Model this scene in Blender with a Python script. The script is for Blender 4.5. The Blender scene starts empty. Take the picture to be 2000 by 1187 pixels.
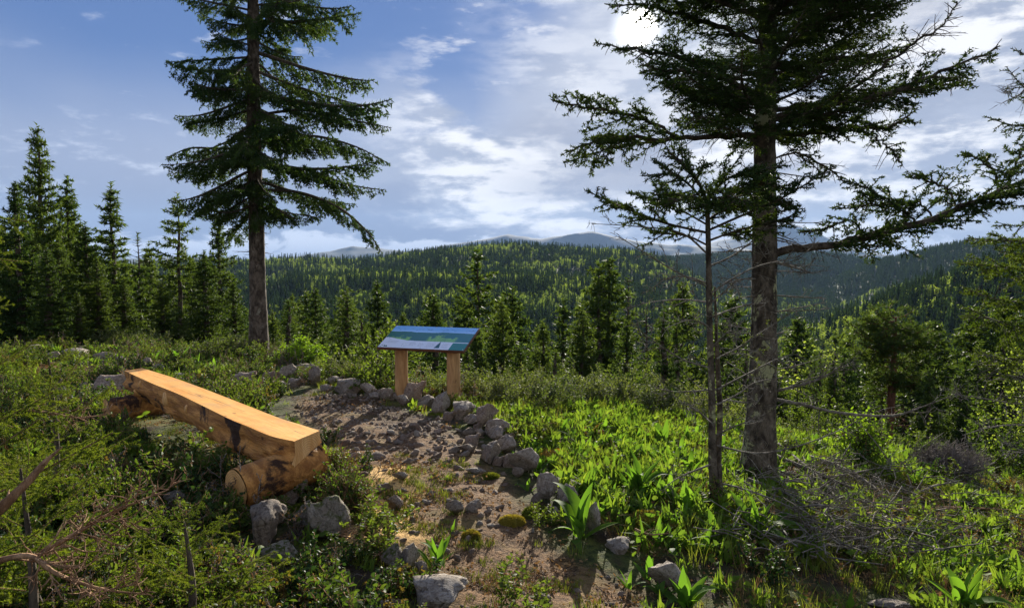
import bpy, bmesh, math
import numpy as np
from mathutils import Vector, Matrix, Euler

R = math.radians
scene = bpy.context.scene
COL = scene.collection
# ------------------------------------------------------------------ camera
F = 1400.0                      # focal length in pixels of the 2000 x 1187 photograph
PITCH = math.atan(93.5 / F)
CAMZ = 1.65
cam = bpy.data.cameras.new('camera')
cam.sensor_width = 36.0
cam.lens = 36.0 * F / 2000.0
cam.clip_start = 0.05
cam.clip_end = 40000.0
camo = bpy.data.objects.new('camera', cam)
camo.location = (0, 0, CAMZ)
camo.rotation_euler = (math.pi / 2 - PITCH, 0, 0)
COL.objects.link(camo)
scene.camera = camo
# ------------------------------------------------------------------ light
SUN_AZ, SUN_EL = 9.8, 17.0      # degrees right of +Y, degrees above the horizon
sdir = Vector((math.sin(R(SUN_AZ)) * math.cos(R(SUN_EL)), math.cos(R(SUN_AZ)) * math.cos(R(SUN_EL)), math.sin(R(SUN_EL))))
sun = bpy.data.lights.new('sun', 'SUN')
sun.energy = 5.0
sun.angle = R(0.6)
sun.color = (1.0, 0.93, 0.80)
suno = bpy.data.objects.new('sun', sun)
suno.rotation_euler = sdir.to_track_quat('Z', 'Y').to_euler()
COL.objects.link(suno)
scene.view_settings.view_transform = 'Standard'
scene.view_settings.look = 'None'
scene.view_settings.gamma = 1.0
scene.view_settings.use_curve_mapping = False
scene.view_settings.exposure = 1.27
cy = scene.cycles
cy.max_bounces = 6
cy.diffuse_bounces = 3
cy.glossy_bounces = 2
cy.transmission_bounces = 4
cy.transparent_max_bounces = 8
cy.volume_bounces = 0
cy.sample_clamp_indirect = 4.0
cy.use_denoising = True
try:
    cy.denoiser = 'OPENIMAGEDENOISE'
    cy.denoising_prefilter = 'ACCURATE'
    cy.denoising_input_passes = 'RGB_ALBEDO_NORMAL'
except Exception:
    pass


class NT:
    """small helper round a node tree"""
    def __init__(s, nt):
        s.nt = nt
        s.nt.nodes.clear()

    def n(s, typ, ins=None, **props):
        nd = s.nt.nodes.new(typ)
        for k, v in props.items():
            setattr(nd, k, v)
        if ins:
            for k, v in ins.items():
                sock = nd.inputs[k]
                if isinstance(v, bpy.types.NodeSocket):
                    s.nt.links.new(v, sock)
                else:
                    sock.default_value = v
        return nd

    def m(s, op, a, b=0.0, c=0.0, clamp=False):
        nd = s.nt.nodes.new('ShaderNodeMath')
        nd.operation = op
        nd.use_clamp = clamp
        for i, v in enumerate((a, b, c)):
            if isinstance(v, bpy.types.NodeSocket):
                s.nt.links.new(v, nd.inputs[i])
            else:
                nd.inputs[i].default_value = v
        return nd.outputs[0]

    def ss(s, v, lo, hi, a=0.0, b=1.0):
        nd = s.n('ShaderNodeMapRange', {'Value': v, 'From Min': lo, 'From Max': hi, 'To Min': a, 'To Max': b}, interpolation_type='SMOOTHSTEP')
        return nd.outputs[0]

    def mix(s, f, a, b, typ='MIX'):
        nd = s.nt.nodes.new('ShaderNodeMix')
        nd.data_type = 'RGBA'
        nd.blend_type = typ
        for k, v in ((0, f), (6, a), (7, b)):
            if isinstance(v, bpy.types.NodeSocket):
                s.nt.links.new(v, nd.inputs[k])
            elif k == 0:
                nd.inputs[k].default_value = v
            else:
                nd.inputs[k].default_value = tuple(v) + (1.0,) if len(v) == 3 else v
        return nd.outputs[2]

    def noise(s, vec, scale, detail=4.0, rough=0.55, dist=0.0):
        ins = {'Scale': scale, 'Detail': detail, 'Roughness': rough, 'Distortion': dist}
        if vec is not None:
            ins['Vector'] = vec
        return s.n('ShaderNodeTexNoise', ins).outputs[0]

    def link(s, a, b):
        s.nt.links.new(a, b)


# ------------------------------------------------------------------ sky: daylight plus broken cloud
world = bpy.data.worlds.new('World')
scene.world = world
world.use_nodes = True
w = NT(world.node_tree)
tc = w.n('ShaderNodeTexCoord').outputs['Generated']
sp = w.n('ShaderNodeSeparateXYZ', {0: tc})
X, Y, Z = sp.outputs
az = w.m('MULTIPLY', w.m('ARCTAN2', X, Y), 57.2958)
el = w.m('MULTIPLY', w.m('ARCSINE', Z), 57.2958)
sky = w.n('ShaderNodeTexSky', sky_type='NISHITA')
sky.sun_disc = False
sky.sun_elevation = R(SUN_EL)
sky.sun_rotation = R(SUN_AZ)
sky.altitude = 1200
sky.air_density = 1.0
sky.dust_density = 0.3
dt = w.n('ShaderNodeVectorMath', {0: tc, 1: sdir}, operation='DOT_PRODUCT').outputs['Value']
th = w.m('MULTIPLY', w.m('ARCCOSINE', w.m('MINIMUM', dt, 0.99999)), 57.2958)
den = w.m('ADD', w.m('MAXIMUM', Z, 0.0), 0.10)
cx = w.m('DIVIDE', X, den)
cyy = w.m('DIVIDE', Y, den)
pv = w.n('ShaderNodeCombineXYZ', {0: cx, 1: w.m('MULTIPLY', cyy, 0.55), 2: 0.0}).outputs[0]
# angular coordinates, stretched sideways
av = w.n('ShaderNodeCombineXYZ', {0: w.m('MULTIPLY', az, 0.045), 1: w.m('MULTIPLY', el, 0.13), 2: 0.37}).outputs[0]
n_big = w.noise(pv, 0.55, 5, 0.55, 0.1)
n_mid = w.noise(av, 1.7, 9, 0.58, 0.12)
n_fin = w.noise(av, 4.2, 9, 0.60, 0.15)
n_sof = w.noise(av, 0.6, 3, 0.5, 0.2)
# clear blue in the upper left, edge climbing to the right
bound = w.m('MINIMUM', w.m('ADD', 10.5, w.m('MULTIPLY', w.m('MAXIMUM', w.m('ADD', az, 3.0), 0.0), 1.25)), 30.0)
bound = w.m('SUBTRACT', bound, w.ss(w.m('ABSOLUTE', az), 50.0, 100.0, 0.0, 0.0))
bl = w.m('SUBTRACT', el, bound)
bl = w.m('ADD', bl, w.m('MULTIPLY', w.m('SUBTRACT', n_sof, 0.5), 12.0))
blue = w.ss(bl, -5.0, 5.5)
skyc = w.mix(1.0, sky.outputs[0], (0.70, 0.88, 1.22), 'MULTIPLY')
# pure blue painted from the physical sky, pulled towards the photo's deeper blue high up
deep = w.ss(el, 8.0, 40.0)
skyb = w.mix(deep, (0.75, 1.5, 3.6), (0.36, 1.0, 3.3))
skyb = w.mix(0.15, skyb, skyc)
veil_low = w.mix(w.ss(el, 1.0, 12.0), (2.1, 2.55, 3.9), (4.2, 4.7, 6.0))
veil_right = w.ss(az, -12.0, 22.0)
veil = w.mix(veil_right, veil_low, w.mix(w.ss(el, 0.0, 9.0), (2.5, 2.9, 4.1), (4.6, 5.1, 6.3)))
veil = w.mix(w.ss(n_big, 0.35, 0.65, 0.0, 0.35), veil, (2.3, 2.8, 4.0))
base = w.mix(w.m('MULTIPLY', blue, 0.95), veil, skyb)
# glow of thin cloud round the sun
glow = w.m('POWER', w.m('MAXIMUM', w.m('SUBTRACT', 1.0, w.m('DIVIDE', th, 24.0)), 0.0), 2.4)
# cloud masks
right = w.m('MAXIMUM', w.ss(az, -6.0, 9.0), w.ss(az, -60.0, -110.0))  # cloud also added behind the viewer, unseen, to fill the shaded sides with light
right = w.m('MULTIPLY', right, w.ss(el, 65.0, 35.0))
c_r = w.m('MULTIPLY', w.ss(n_mid, 0.36, 0.50), right)
c_mid = w.m('MULTIPLY', w.ss(n_mid, 0.44, 0.56), w.m('MULTIPLY', w.ss(az, -16.0, -4.0), w.ss(el, 17.0, 11.0)))
c_l = w.m('MULTIPLY', w.ss(n_fin, 0.55, 0.70), w.m('MULTIPLY', w.ss(n_sof, 0.44, 0.56), 0.7))
cm = w.m('MAXIMUM', w.m('MAXIMUM', c_r, c_mid), c_l)
cm = w.m('MULTIPLY', cm, w.ss(th, 3.0, 10.0, 0.30, 1.0))
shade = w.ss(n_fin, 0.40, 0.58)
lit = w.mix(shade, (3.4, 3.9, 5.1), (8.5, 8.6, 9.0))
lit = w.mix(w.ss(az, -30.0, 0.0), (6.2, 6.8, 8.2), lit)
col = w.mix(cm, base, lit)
# dark grey undersides on the right
und = w.m('MULTIPLY', w.ss(w.noise(av, 1.1, 6, 0.55, 0.3), 0.50, 0.66), w.m('MULTIPLY', right, w.ss(el, 24.0, 10.0, 0.35, 0.9)))
col = w.mix(und, col, (3.2, 3.5, 4.5))
# low bank of cloud lying on the mountains
bankn = w.noise(w.n('ShaderNodeCombineXYZ', {0: w.m('MULTIPLY', az, 0.10), 1: w.m('MULTIPLY', el, 0.25), 2: 2.2}).outputs[0], 2.0, 8, 0.6, 0.5)
btop = w.m('ADD', 0.45, w.m('MULTIPLY', w.m('SUBTRACT', bankn, 0.32), 6.0))
bank = w.ss(w.m('SUBTRACT', btop, el), -0.12, 0.55)
col = w.mix(w.m('MULTIPLY', bank, 0.85), col, w.mix(w.ss(el, -0.6, 1.6), (3.6, 4.3, 6.0), (6.6, 7.1, 8.3)))
gcol = w.mix(1.0, w.mix(glow, (0, 0, 0), (1.3, 1.25, 1.1)), w.mix(shade, (0.6, 0.6, 0.6), (1.0, 1.0, 1.0)), 'MULTIPLY')
col = w.mix(1.0, col, gcol, 'ADD')
disc = w.m('ADD', w.ss(th, 1.4, 1.0, 0.0, 120.0), w.ss(th, 2.4, 0.8, 0.0, 7.0))
discc = w.n('ShaderNodeCombineXYZ', {0: disc, 1: w.m('MULTIPLY', disc, 0.96), 2: w.m('MULTIPLY', disc, 0.88)}).outputs[0]
col = w.mix(1.0, col, discc, 'ADD')
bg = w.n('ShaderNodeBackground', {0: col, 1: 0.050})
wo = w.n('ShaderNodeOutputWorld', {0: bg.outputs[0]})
world.cycles.sampling_method = 'MANUAL'
world.cycles.sample_map_resolution = 512


# ------------------------------------------------------------------ numpy helpers
def _h(ix, iy, iz):
    n = (ix.astype(np.int64) * 374761393 + iy.astype(np.int64) * 668265263 + iz.astype(np.int64) * 2147483647) & 0x7fffffff
    n = ((n ^ (n >> 13)) * 1274126177) & 0x7fffffff
    n = n ^ (n >> 16)
    return (n & 0xffffff) / float(0xffffff)


def vnoise(x, y, z=0.0):
    x = np.asarray(x, float); y = np.asarray(y, float); z = np.asarray(z, float) + x * 0
    xi, yi, zi = np.floor(x), np.floor(y), np.floor(z)
    fx, fy, fz = x - xi, y - yi, z - zi
    fx = fx * fx * (3 - 2 * fx); fy = fy * fy * (3 - 2 * fy); fz = fz * fz * (3 - 2 * fz)
    r = 0
    for a in (0, 1):
        for b in (0, 1):
            for c in (0, 1):
                wgt = (fx if a else 1 - fx) * (fy if b else 1 - fy) * (fz if c else 1 - fz)
                r = r + wgt * _h(xi + a, yi + b, zi + c)
    return r * 2 - 1


def fbm(x, y, z=0.0, o=4):
    s, a = 0, 0.5
    x = np.asarray(x, float); y = np.asarray(y, float); z = np.asarray(z, float)
    for i in range(o):
        s = s + a * vnoise(x, y, z)
        x = x * 2.03 + 5.1; y = y * 2.03 + 1.7; z = z * 2.03 + 3.3
        a *= 0.5
    return s


def softplus(v, k=1.0):
    return np.logaddexp(0, np.asarray(v, float) / k) * k


def smax(a, b, k):
    return b + softplus(a - b, k)


def px2az(px):
    return np.degrees(np.arctan((np.asarray(px, float) - 1000) / F))


def az2px(a):
    return 1000 + F * np.tan(np.radians(np.clip(a, -75, 75)))


def smstep(x, a, b):
    t = np.clip((x - a) / (b - a), 0, 1)
    return t * t * (3 - 2 * t)


# ------------------------------------------------------------------ terrain height
YCX = [-60, -20, -9, -5.5, -4, -3.3, -2.2, -1.4, -0.5, 1, 3, 6, 10, 30]
YCY = [45, 20, 17, 15.5, 13.8, 12.3, 10.7, 9.8, 9.2, 9.5, 9.6, 9.4, 10, 15]


def ridge(px, r, pts_px, pts_y, Rr, slope, k):
    """terrain ridge whose crest shows at row pts_y over column pts_px, at distance Rr"""
    yy = np.interp(px, pts_px, pts_y)
    top = CAMZ - (yy - 500) / F * Rr
    return top - slope * softplus(np.abs(r - Rr) - k, k * 0.5)


def gz(x, y):
    x = np.asarray(x, float); y = np.asarray(y, float)
    z = -0.17 * softplus(x - 0.8, 0.6) - 0.04 * softplus(y - 6, 0.8)
    z = z + 0.02 * softplus(-(x + 4.0), 1.0) * 0.5
    yc = np.interp(x, YCX, YCY)
    s = y - yc
    sl = np.interp(x, [-60, -30, -12, -4, 2, 30], [0.25, 0.30, 0.36, 0.45, 0.52, 0.50])
    z = z - sl * softplus(s, 0.4)
    z = z + 0.10 * fbm(x * 0.55, y * 0.55, 3.0, 3) + 0.045 * fbm(x * 2.3, y * 2.3, 1.0, 3) * (np.abs(y) < 40)
    r = np.hypot(x, y)
    azd = np.degrees(np.arctan2(x, y))
    px = az2px(azd)
    front = smstep(y, 5, 60)
    far = -62 + 9 * fbm(x / 160.0, y / 160.0, 0.5, 4)
    A = ridge(px, r, [-2500, -600, 0, 300, 500, 700, 800, 860, 930, 1050, 1200, 1290, 1380, 1500], [540, 528, 522, 520, 519, 512, 500, 494, 489, 491, 494, 512, 560, 680], 930, 0.125, 60)
    A2 = ridge(px, r, [-2500, 300, 560, 760, 930, 1150, 1330, 1500], [600, 575, 560, 556, 560, 566, 610, 760], 560, 0.13, 40)
    B = ridge(px, r, [900, 1180, 1300, 1450, 1550, 1640, 1700, 1800, 2300], [700, 520, 505, 500, 497, 502, 516, 560, 800], 1750, 0.14, 90)
    Cc = ridge(px, r, [1500, 1640, 1700, 1760, 1830, 1890, 2000, 2300, 4000], [720, 545, 516, 506, 494, 482, 482, 470, 450], 1350, 0.16, 80)
    D = ridge(px, r, [1200, 1400, 1500, 1600, 1700, 1800, 1900, 2000, 2300, 4000], [860, 716, 684, 650, 612, 580, 548, 528, 490, 450], 400, 0.22, 30)
    rel = 7 * fbm(x / 90.0, y / 90.0, 9.0, 4)
    for Q in (A, A2, B, Cc, D):
        far = smax(far, Q + rel * smstep(r, 150, 500), 5.0)
    far = far - 60 * smstep(r, 2300, 4000)
    zz = smax(z, far, 3.0)
    return np.where(front > 0, z * (1 - front) + zz * front, z)


def at(px, py, Yd):
    d = np.array([(px - 1000) / F, math.cos(PITCH) - (py - 593.5) / F * math.sin(PITCH), -math.sin(PITCH) - (py - 593.5) / F * math.cos(PITCH)])
    d = d / d[1]
    return np.array([0, 0, CAMZ]) + d * Yd


def G(px, py):
    """the point of the ground seen at a pixel"""
    t = np.linspace(1.6, 60, 6000)
    d = at(px, py, 1.0) - np.array([0, 0, CAMZ])
    P = np.array([0, 0, CAMZ])[None] + d[None] * t[:, None]
    g = gz(P[:, 0], P[:, 1])
    i = np.argmax(P[:, 2] < g)
    if P[i, 2] >= g[i]:
        i = 1200
    return np.array([P[i, 0], P[i, 1], g[i]])


# ------------------------------------------------------------------ mesh and object helpers
def mesh_from(name, V, Fc, mats=(), mi=None, smooth=False):
    me = bpy.data.meshes.new(name)
    V = np.ascontiguousarray(V, dtype=np.float32)
    me.vertices.add(len(V))
    me.vertices.foreach_set('co', V.ravel())
    if len(Fc):
        if isinstance(Fc, np.ndarray):
            k = Fc.shape[1]
            nl = Fc.size
            me.loops.add(nl)
            me.loops.foreach_set('vertex_index', Fc.ravel().astype(np.int32))
            me.polygons.add(len(Fc))
            me.polygons.foreach_set('loop_start', np.arange(0, nl, k, dtype=np.int32))
        else:
            tot = np.array([len(f) for f in Fc])
            me.loops.add(int(tot.sum()))
            me.loops.foreach_set('vertex_index', np.concatenate([np.asarray(f, dtype=np.int32) for f in Fc]))
            me.polygons.add(len(Fc))
            me.polygons.foreach_set('loop_start', (np.cumsum(tot) - tot).astype(np.int32))
    for m in mats:
        me.materials.append(m)
    if mi is not None:
        me.polygons.foreach_set('material_index', np.asarray(mi, dtype=np.int32))
    if smooth:
        me.polygons.foreach_set('use_smooth', np.ones(len(me.polygons), dtype=bool))
    me.update(calc_edges=True)
    me.validate()
    return me


def link(name, me, parent=None, loc=None):
    o = bpy.data.objects.new(name, me)
    COL.objects.link(o)
    if parent is not None:
        o.parent = parent
    if loc is not None:
        o.location = loc
    return o


def tag(o, label=None, cat=None, group=None, kind=None):
    if label: o['label'] = label
    if cat: o['category'] = cat
    if group: o['group'] = group
    if kind: o['kind'] = kind
    return o


def empty(name, loc, label, cat, group=None, rz=0.0):
    o = link(name, None, None, loc)
    o.rotation_euler = (0, 0, rz)
    o.empty_display_size = 0.1
    return tag(o, label, cat, group)


class Geo:
    """gathers triangles and quads with material slots"""
    def __init__(s):
        s.V, s.T, s.Q, s.tm, s.qm, s.n = [], [], [], [], [], 0

    def tris(s, V, T, m=0):
        s.V.append(V); s.T.append(T + s.n); s.tm.append(np.full(len(T), m)); s.n += len(V)

    def quads(s, V, Q, m=0):
        s.V.append(V); s.Q.append(Q + s.n); s.qm.append(np.full(len(Q), m)); s.n += len(V)

    def mesh(s, name, mats, smooth=False):
        V = np.concatenate(s.V)
        T = np.concatenate(s.T) if s.T else np.zeros((0, 3), int)
        Q = np.concatenate(s.Q) if s.Q else np.zeros((0, 4), int)
        if len(Q):
            T2 = np.concatenate([Q[:, [0, 1, 2]], Q[:, [0, 2, 3]]])
            qm = np.concatenate(s.qm)
            mi = np.concatenate([np.concatenate(s.tm) if s.tm else np.zeros(0), qm, qm])
            T = np.concatenate([T, T2])
        else:
            mi = np.concatenate(s.tm)
        return mesh_from(name, V, T, mats, mi, smooth)


def nrm(v):
    return v / (np.linalg.norm(v, axis=-1, keepdims=True) + 1e-9)


def needles(g, P0, P1, dens, nl, nw, rng, m=0, flat=0.0, fwd=0.7, jit=0.35, up=0.0):
    P0 = np.asarray(P0, float); P1 = np.asarray(P1, float)
    if len(P0) == 0: return
    L = np.linalg.norm(P1 - P0, axis=1)
    cnt = np.maximum(1, np.round(L * dens + rng.random(len(L)) - 0.5)).astype(int)
    idx = np.repeat(np.arange(len(L)), cnt)
    t = rng.random(len(idx))
    ax = nrm(P1 - P0)[idx]
    p = P0[idx] + (P1 - P0)[idx] * t[:, None]
    rv = rng.normal(size=(len(idx), 3))
    rv[:, 2] *= (1 - flat)
    rv = rv - ax * np.sum(rv * ax, axis=1, keepdims=True)
    rv = nrm(rv)
    rv[:, 2] += up
    d = nrm(ax * fwd * (0.6 + 0.8 * rng.random((len(idx), 1))) + rv)
    ln = nl * (1 - jit + 2 * jit * rng.random((len(idx), 1)))
    wv = nrm(np.cross(d, rng.normal(size=(len(idx), 3)))) * nw * 0.5
    V = np.stack([p - wv, p + wv, p + d * ln], axis=1).reshape(-1, 3)
    T = np.arange(len(V)).reshape(-1, 3)
    g.tris(V, T, m)


def sticks(g, P0, P1, r0, r1, m=1, k=3):
    P0 = np.asarray(P0, float); P1 = np.asarray(P1, float)
    if len(P0) == 0: return
    r0 = np.asarray(r0, float); r1 = np.asarray(r1, float)
    ax = nrm(P1 - P0)
    ref = np.where(np.abs(ax[:, 2:3]) < 0.9, np.array([[0, 0, 1.0]]), np.array([[1.0, 0, 0]]))
    a = nrm(np.cross(ax, ref)); b = np.cross(ax, a)
    rows = []
    for P, r in ((P0, r0), (P1, r1)):
        for i in range(k):
            c, s_ = math.cos(2 * math.pi * i / k), math.sin(2 * math.pi * i / k)
            rows.append(P + (a * c + b * s_) * r[:, None])
    V = np.stack(rows, axis=1)
    n = len(P0)
    base = (np.arange(n) * 2 * k)[:, None]
    Q = []
    for i in range(k):
        j = (i + 1) % k
        Q.append(np.concatenate([base + i, base + j, base + k + j, base + k + i], axis=1))
    g.quads(V.reshape(-1, 3), np.concatenate(Q), m)


def tube(g, path, radii, k=10, m=0, rough=0.0, seed=0.0, cap=True, nz=6.0):
    path = np.asarray(path, float)
    n = len(path)
    radii = np.interp(np.linspace(0, 1, n), np.linspace(0, 1, len(radii)), radii)
    tg = nrm(np.gradient(path, axis=0))
    ref = np.array([0.13, 0.97, 0.2]) if abs(tg[0, 2]) > 0.6 else np.array([0, 0, 1.0])
    a = nrm(np.cross(tg, ref)); b = np.cross(tg, a)
    th = np.linspace(0, 2 * np.pi, k, endpoint=False)
    rr = radii[:, None] * (1 + rough * fbm(np.cos(th)[None] * 1.5 + seed, np.sin(th)[None] * 1.5 + np.zeros((n, 1)), np.arange(n)[:, None] * nz / 10.0, 3))
    V = path[:, None] + (a[:, None] * np.cos(th)[None, :, None] + b[:, None] * np.sin(th)[None, :, None]) * rr[:, :, None]
    V = V.reshape(-1, 3)
    i = np.arange(n - 1)[:, None] * k; j = np.arange(k)[None]; j2 = (j + 1) % k
    Q = np.stack([i + j, i + j2, i + k + j2, i + k + j], axis=-1).reshape(-1, 4)
    g.quads(V, Q, m)
    if cap:
        e = (n - 1) * k
        Vc = np.concatenate([V[e:e + k], [path[-1]], V[:k], [path[0]]])
        T = np.array([[q, (q + 1) % k, k] for q in range(k)] + [[k + 1 + (q + 1) % k, k + 1 + q, 2 * k + 1] for q in range(k)])
        g.tris(Vc, T, m)


def spline(pts, n):
    pts = np.asarray(pts, float)
    if len(pts) < 3:
        t = np.linspace(0, 1, n)[:, None]
        return pts[0] * (1 - t) + pts[-1] * t
    P = np.vstack([2 * pts[0] - pts[1], pts, 2 * pts[-1] - pts[-2]])
    u = np.linspace(0, len(pts) - 1 - 1e-6, n)
    i = u.astype(int); f = (u - i)[:, None]
    p0, p1, p2, p3 = P[i], P[i + 1], P[i + 2], P[i + 3]
    return 0.5 * (2 * p1 + (p2 - p0) * f + (2 * p0 - 5 * p1 + 4 * p2 - p3) * f ** 2 + (3 * p1 - p0 - 3 * p2 + p3) * f ** 3)


# ------------------------------------------------------------------ materials
def newmat(name):
    m = bpy.data.materials.new(name)
    m.use_nodes = True
    return m, NT(m.node_tree)


def leafmat(name, c1, c2, trans=0.4, rough=0.5, tint=(1.3, 1.25, 0.6), scale=3.0, rnd=0.5, spec=0.08):
    rough = max(rough, 0.6)
    m, t = newmat(name)
    obj = t.n('ShaderNodeObjectInfo').outputs['Random']
    geo = t.n('ShaderNodeNewGeometry')
    no = t.noise(geo.outputs['Position'], scale, 3)
    isl = geo.outputs['Random Per Island']
    f = t.m('ADD', t.m('MULTIPLY', obj, rnd), t.m('MULTIPLY', t.m('SUBTRACT', no, 0.5), 0.9))
    f = t.m('ADD', f, t.m('MULTIPLY', isl, 0.55), clamp=True)
    c = t.mix(f, c1, c2)
    p = t.n('ShaderNodeBsdfPrincipled', {'Base Color': c, 'Roughness': rough, 'Specular IOR Level': spec})
    tr = t.n('ShaderNodeBsdfTranslucent', {'Color': t.mix(1.0, c, tint, 'MULTIPLY')})
    mx = t.n('ShaderNodeMixShader', {0: trans, 1: p.outputs[0], 2: tr.outputs[0]})
    t.n('ShaderNodeOutputMaterial', {0: mx.outputs[0]})
    return m


def barkmat(name, c1, c2, c3=None, scale=9.0, rough=0.9, bump=0.6, stretch=0.35, lich=0.56):
    m, t = newmat(name)
    tcn = t.n('ShaderNodeTexCoord').outputs['Object']
    mp = t.n('ShaderNodeMapping', {0: tcn, 3: (1, 1, stretch)}).outputs[0]
    n1 = t.noise(mp, scale, 8, 0.65, 0.6)
    n2 = t.noise(mp, scale * 3.1, 6, 0.6)
    c = t.mix(t.ss(n1, 0.35, 0.65), c1, c2)
    c = t.mix(t.ss(n2, 0.4, 0.7, 0.0, 0.6), c, [q * 0.45 for q in c1])
    if c3:
        n3 = t.noise(tcn, 5.0, 7, 0.7, 0.3)
        c = t.mix(t.ss(n3, lich, lich + 0.05), c, c3)
    h = t.m('ADD', n1, t.m('MULTIPLY', n2, 0.6))
    b = t.n('ShaderNodeBump', {'Strength': bump, 'Distance': 0.045, 'Height': h})
    p = t.n('ShaderNodeBsdfPrincipled', {'Base Color': c, 'Roughness': rough, 'Normal': b.outputs[0], 'Specular IOR Level': 0.2})
    t.n('ShaderNodeOutputMaterial', {0: p.outputs[0]})
    return m


M_SPR = leafmat('spruce_needles', (0.020, 0.046, 0.016), (0.065, 0.10, 0.028), 0.40, 0.45, (1.5, 1.5, 0.6))
M_FIR = leafmat('fir_needles', (0.016, 0.038, 0.014), (0.055, 0.085, 0.02), 0.30, 0.4, (1.6, 1.5, 0.5))
M_MID = leafmat('forest_needles', (0.021, 0.046, 0.016), (0.082, 0.12, 0.030), 0.42, 0.55, (1.7, 1.6, 0.6), 0.8, 0.5)
M_FAR = leafmat('far_needles', (0.012, 0.030, 0.014), (0.04, 0.070, 0.022), 0.35, 0.7, (1.4, 1.4, 0.7), 0.02, 0.7, 0.1)
M_BIRCH = leafmat('young_leaves', (0.11, 0.18, 0.03), (0.27, 0.33, 0.07), 0.50, 0.6, (1.3, 1.3, 0.6), 0.05, 0.6, 0.1)
M_YSPR = leafmat('young_spruce_needles', (0.035, 0.07, 0.010), (0.17, 0.21, 0.03), 0.5, 0.4, (1.6, 1.5, 0.5), 6.0, 0.3)
M_GRASS = leafmat('grass_blades', (0.09, 0.14, 0.028), (0.24, 0.27, 0.06), 0.6, 0.5, (1.3, 1.25, 0.45), 1.2, 0.5)
M_HERB = leafmat('herb_leaves', (0.07, 0.14, 0.025), (0.20, 0.26, 0.05), 0.58, 0.4, (1.3, 1.3, 0.45), 1.5, 0.4)
M_VER = leafmat('broad_leaves', (0.07, 0.15, 0.03), (0.15, 0.24, 0.045), 0.62, 0.35, (1.3, 1.4, 0.4), 2.0, 0.3)
M_BERRYD = leafmat('dark_scrub_leaves', (0.018, 0.045, 0.014), (0.05, 0.085, 0.02), 0.35, 0.5, (1.4, 1.4, 0.45), 2.5, 0.5, 0.2)
M_BERRYR = leafmat('reddish_scrub_leaves', (0.09, 0.06, 0.02), (0.16, 0.14, 0.04), 0.45, 0.5, (1.4, 1.2, 0.45), 2.5, 0.5, 0.14)
M_BERRY = leafmat('bilberry_leaves', (0.035, 0.07, 0.016), (0.12, 0.16, 0.035), 0.50, 0.5, (1.4, 1.4, 0.45), 2.5, 0.5, 0.14)
M_SHRUB = leafmat('shrub_leaves', (0.05, 0.085, 0.022), (0.17, 0.20, 0.06), 0.45, 0.55, (1.3, 1.25, 0.6), 1.5, 0.5, 0.1)
M_DRY = leafmat('dry_litter', (0.10, 0.055, 0.025), (0.26, 0.17, 0.08), 0.25, 0.8, (1.2, 1.0, 0.7), 3.0, 0.6, 0.1)
M_BRIGHT = leafmat('fresh_leaves', (0.13, 0.24, 0.02), (0.26, 0.38, 0.04), 0.5, 0.5, (1.2, 1.2, 0.4), 3.0, 0.3)
M_BARK = barkmat('spruce_bark', (0.04, 0.028, 0.018), (0.16, 0.12, 0.088), (0.22, 0.20, 0.145), 8, 0.9, 0.8, 0.6, 0.6)
M_FBARK = barkmat('fir_bark', (0.035, 0.026, 0.017), (0.17, 0.135, 0.095), (0.34, 0.33, 0.17), 10, 0.9, 1.0, 0.6, 0.55)
M_TWIG = barkmat('twig_bark', (0.05, 0.038, 0.028), (0.13, 0.10, 0.07), None, 20)
M_DEAD = barkmat('dead_twig', (0.10, 0.08, 0.06), (0.26, 0.23, 0.18), (0.22, 0.26, 0.12), 14, 0.9, 0.5, 1.0, 0.6)
M_BROWN = barkmat('brown_twig', (0.17, 0.085, 0.04), (0.40, 0.24, 0.13), None, 20)
M_PBARK = barkmat('pine_bark', (0.09, 0.04, 0.025), (0.24, 0.11, 0.06), None, 7)
M_GREY = barkmat('grey_twig', (0.12, 0.10, 0.09), (0.30, 0.26, 0.23), None, 14)
# ------------------------------------------------------------------ the ground sheet
def axis(lo, hi, step, far0, far1, gr):
    c = list(np.arange(lo, hi + 1e-6, step))
    s = step
    while c[-1] < far1:
        s *= gr; c.append(c[-1] + s)
    s = step
    while c[0] > far0:
        s *= gr; c.insert(0, c[0] - s)
    return np.array(c)


def inpoly(x, y, poly):
    ins = np.zeros(x.shape, bool)
    n = len(poly)
    for i in range(n):
        x0, y0 = poly[i]; x1, y1 = poly[(i + 1) % n]
        c = ((y0 > y) != (y1 > y)) & (x < (x1 - x0) * (y - y0) / (y1 - y0 + 1e-12) + x0)
        ins ^= c
    return ins


def polydist(x, y, poly):
    """signed distance, positive inside"""
    d = np.full(np.shape(x), 1e9)
    n = len(poly)
    for i in range(n):
        ax_, ay = poly[i]; bx, by = poly[(i + 1) % n]
        dx, dy = bx - ax_, by - ay
        t = np.clip(((x - ax_) * dx + (y - ay) * dy) / (dx * dx + dy * dy + 1e-12), 0, 1)
        d = np.minimum(d, np.hypot(x - ax_ - t * dx, y - ay - t * dy))
    return np.where(inpoly(np.asarray(x), np.asarray(y), poly), d, -d)


def gpoly(pts):
    return [tuple(G(a, b)[:2]) for a, b in pts]


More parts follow.
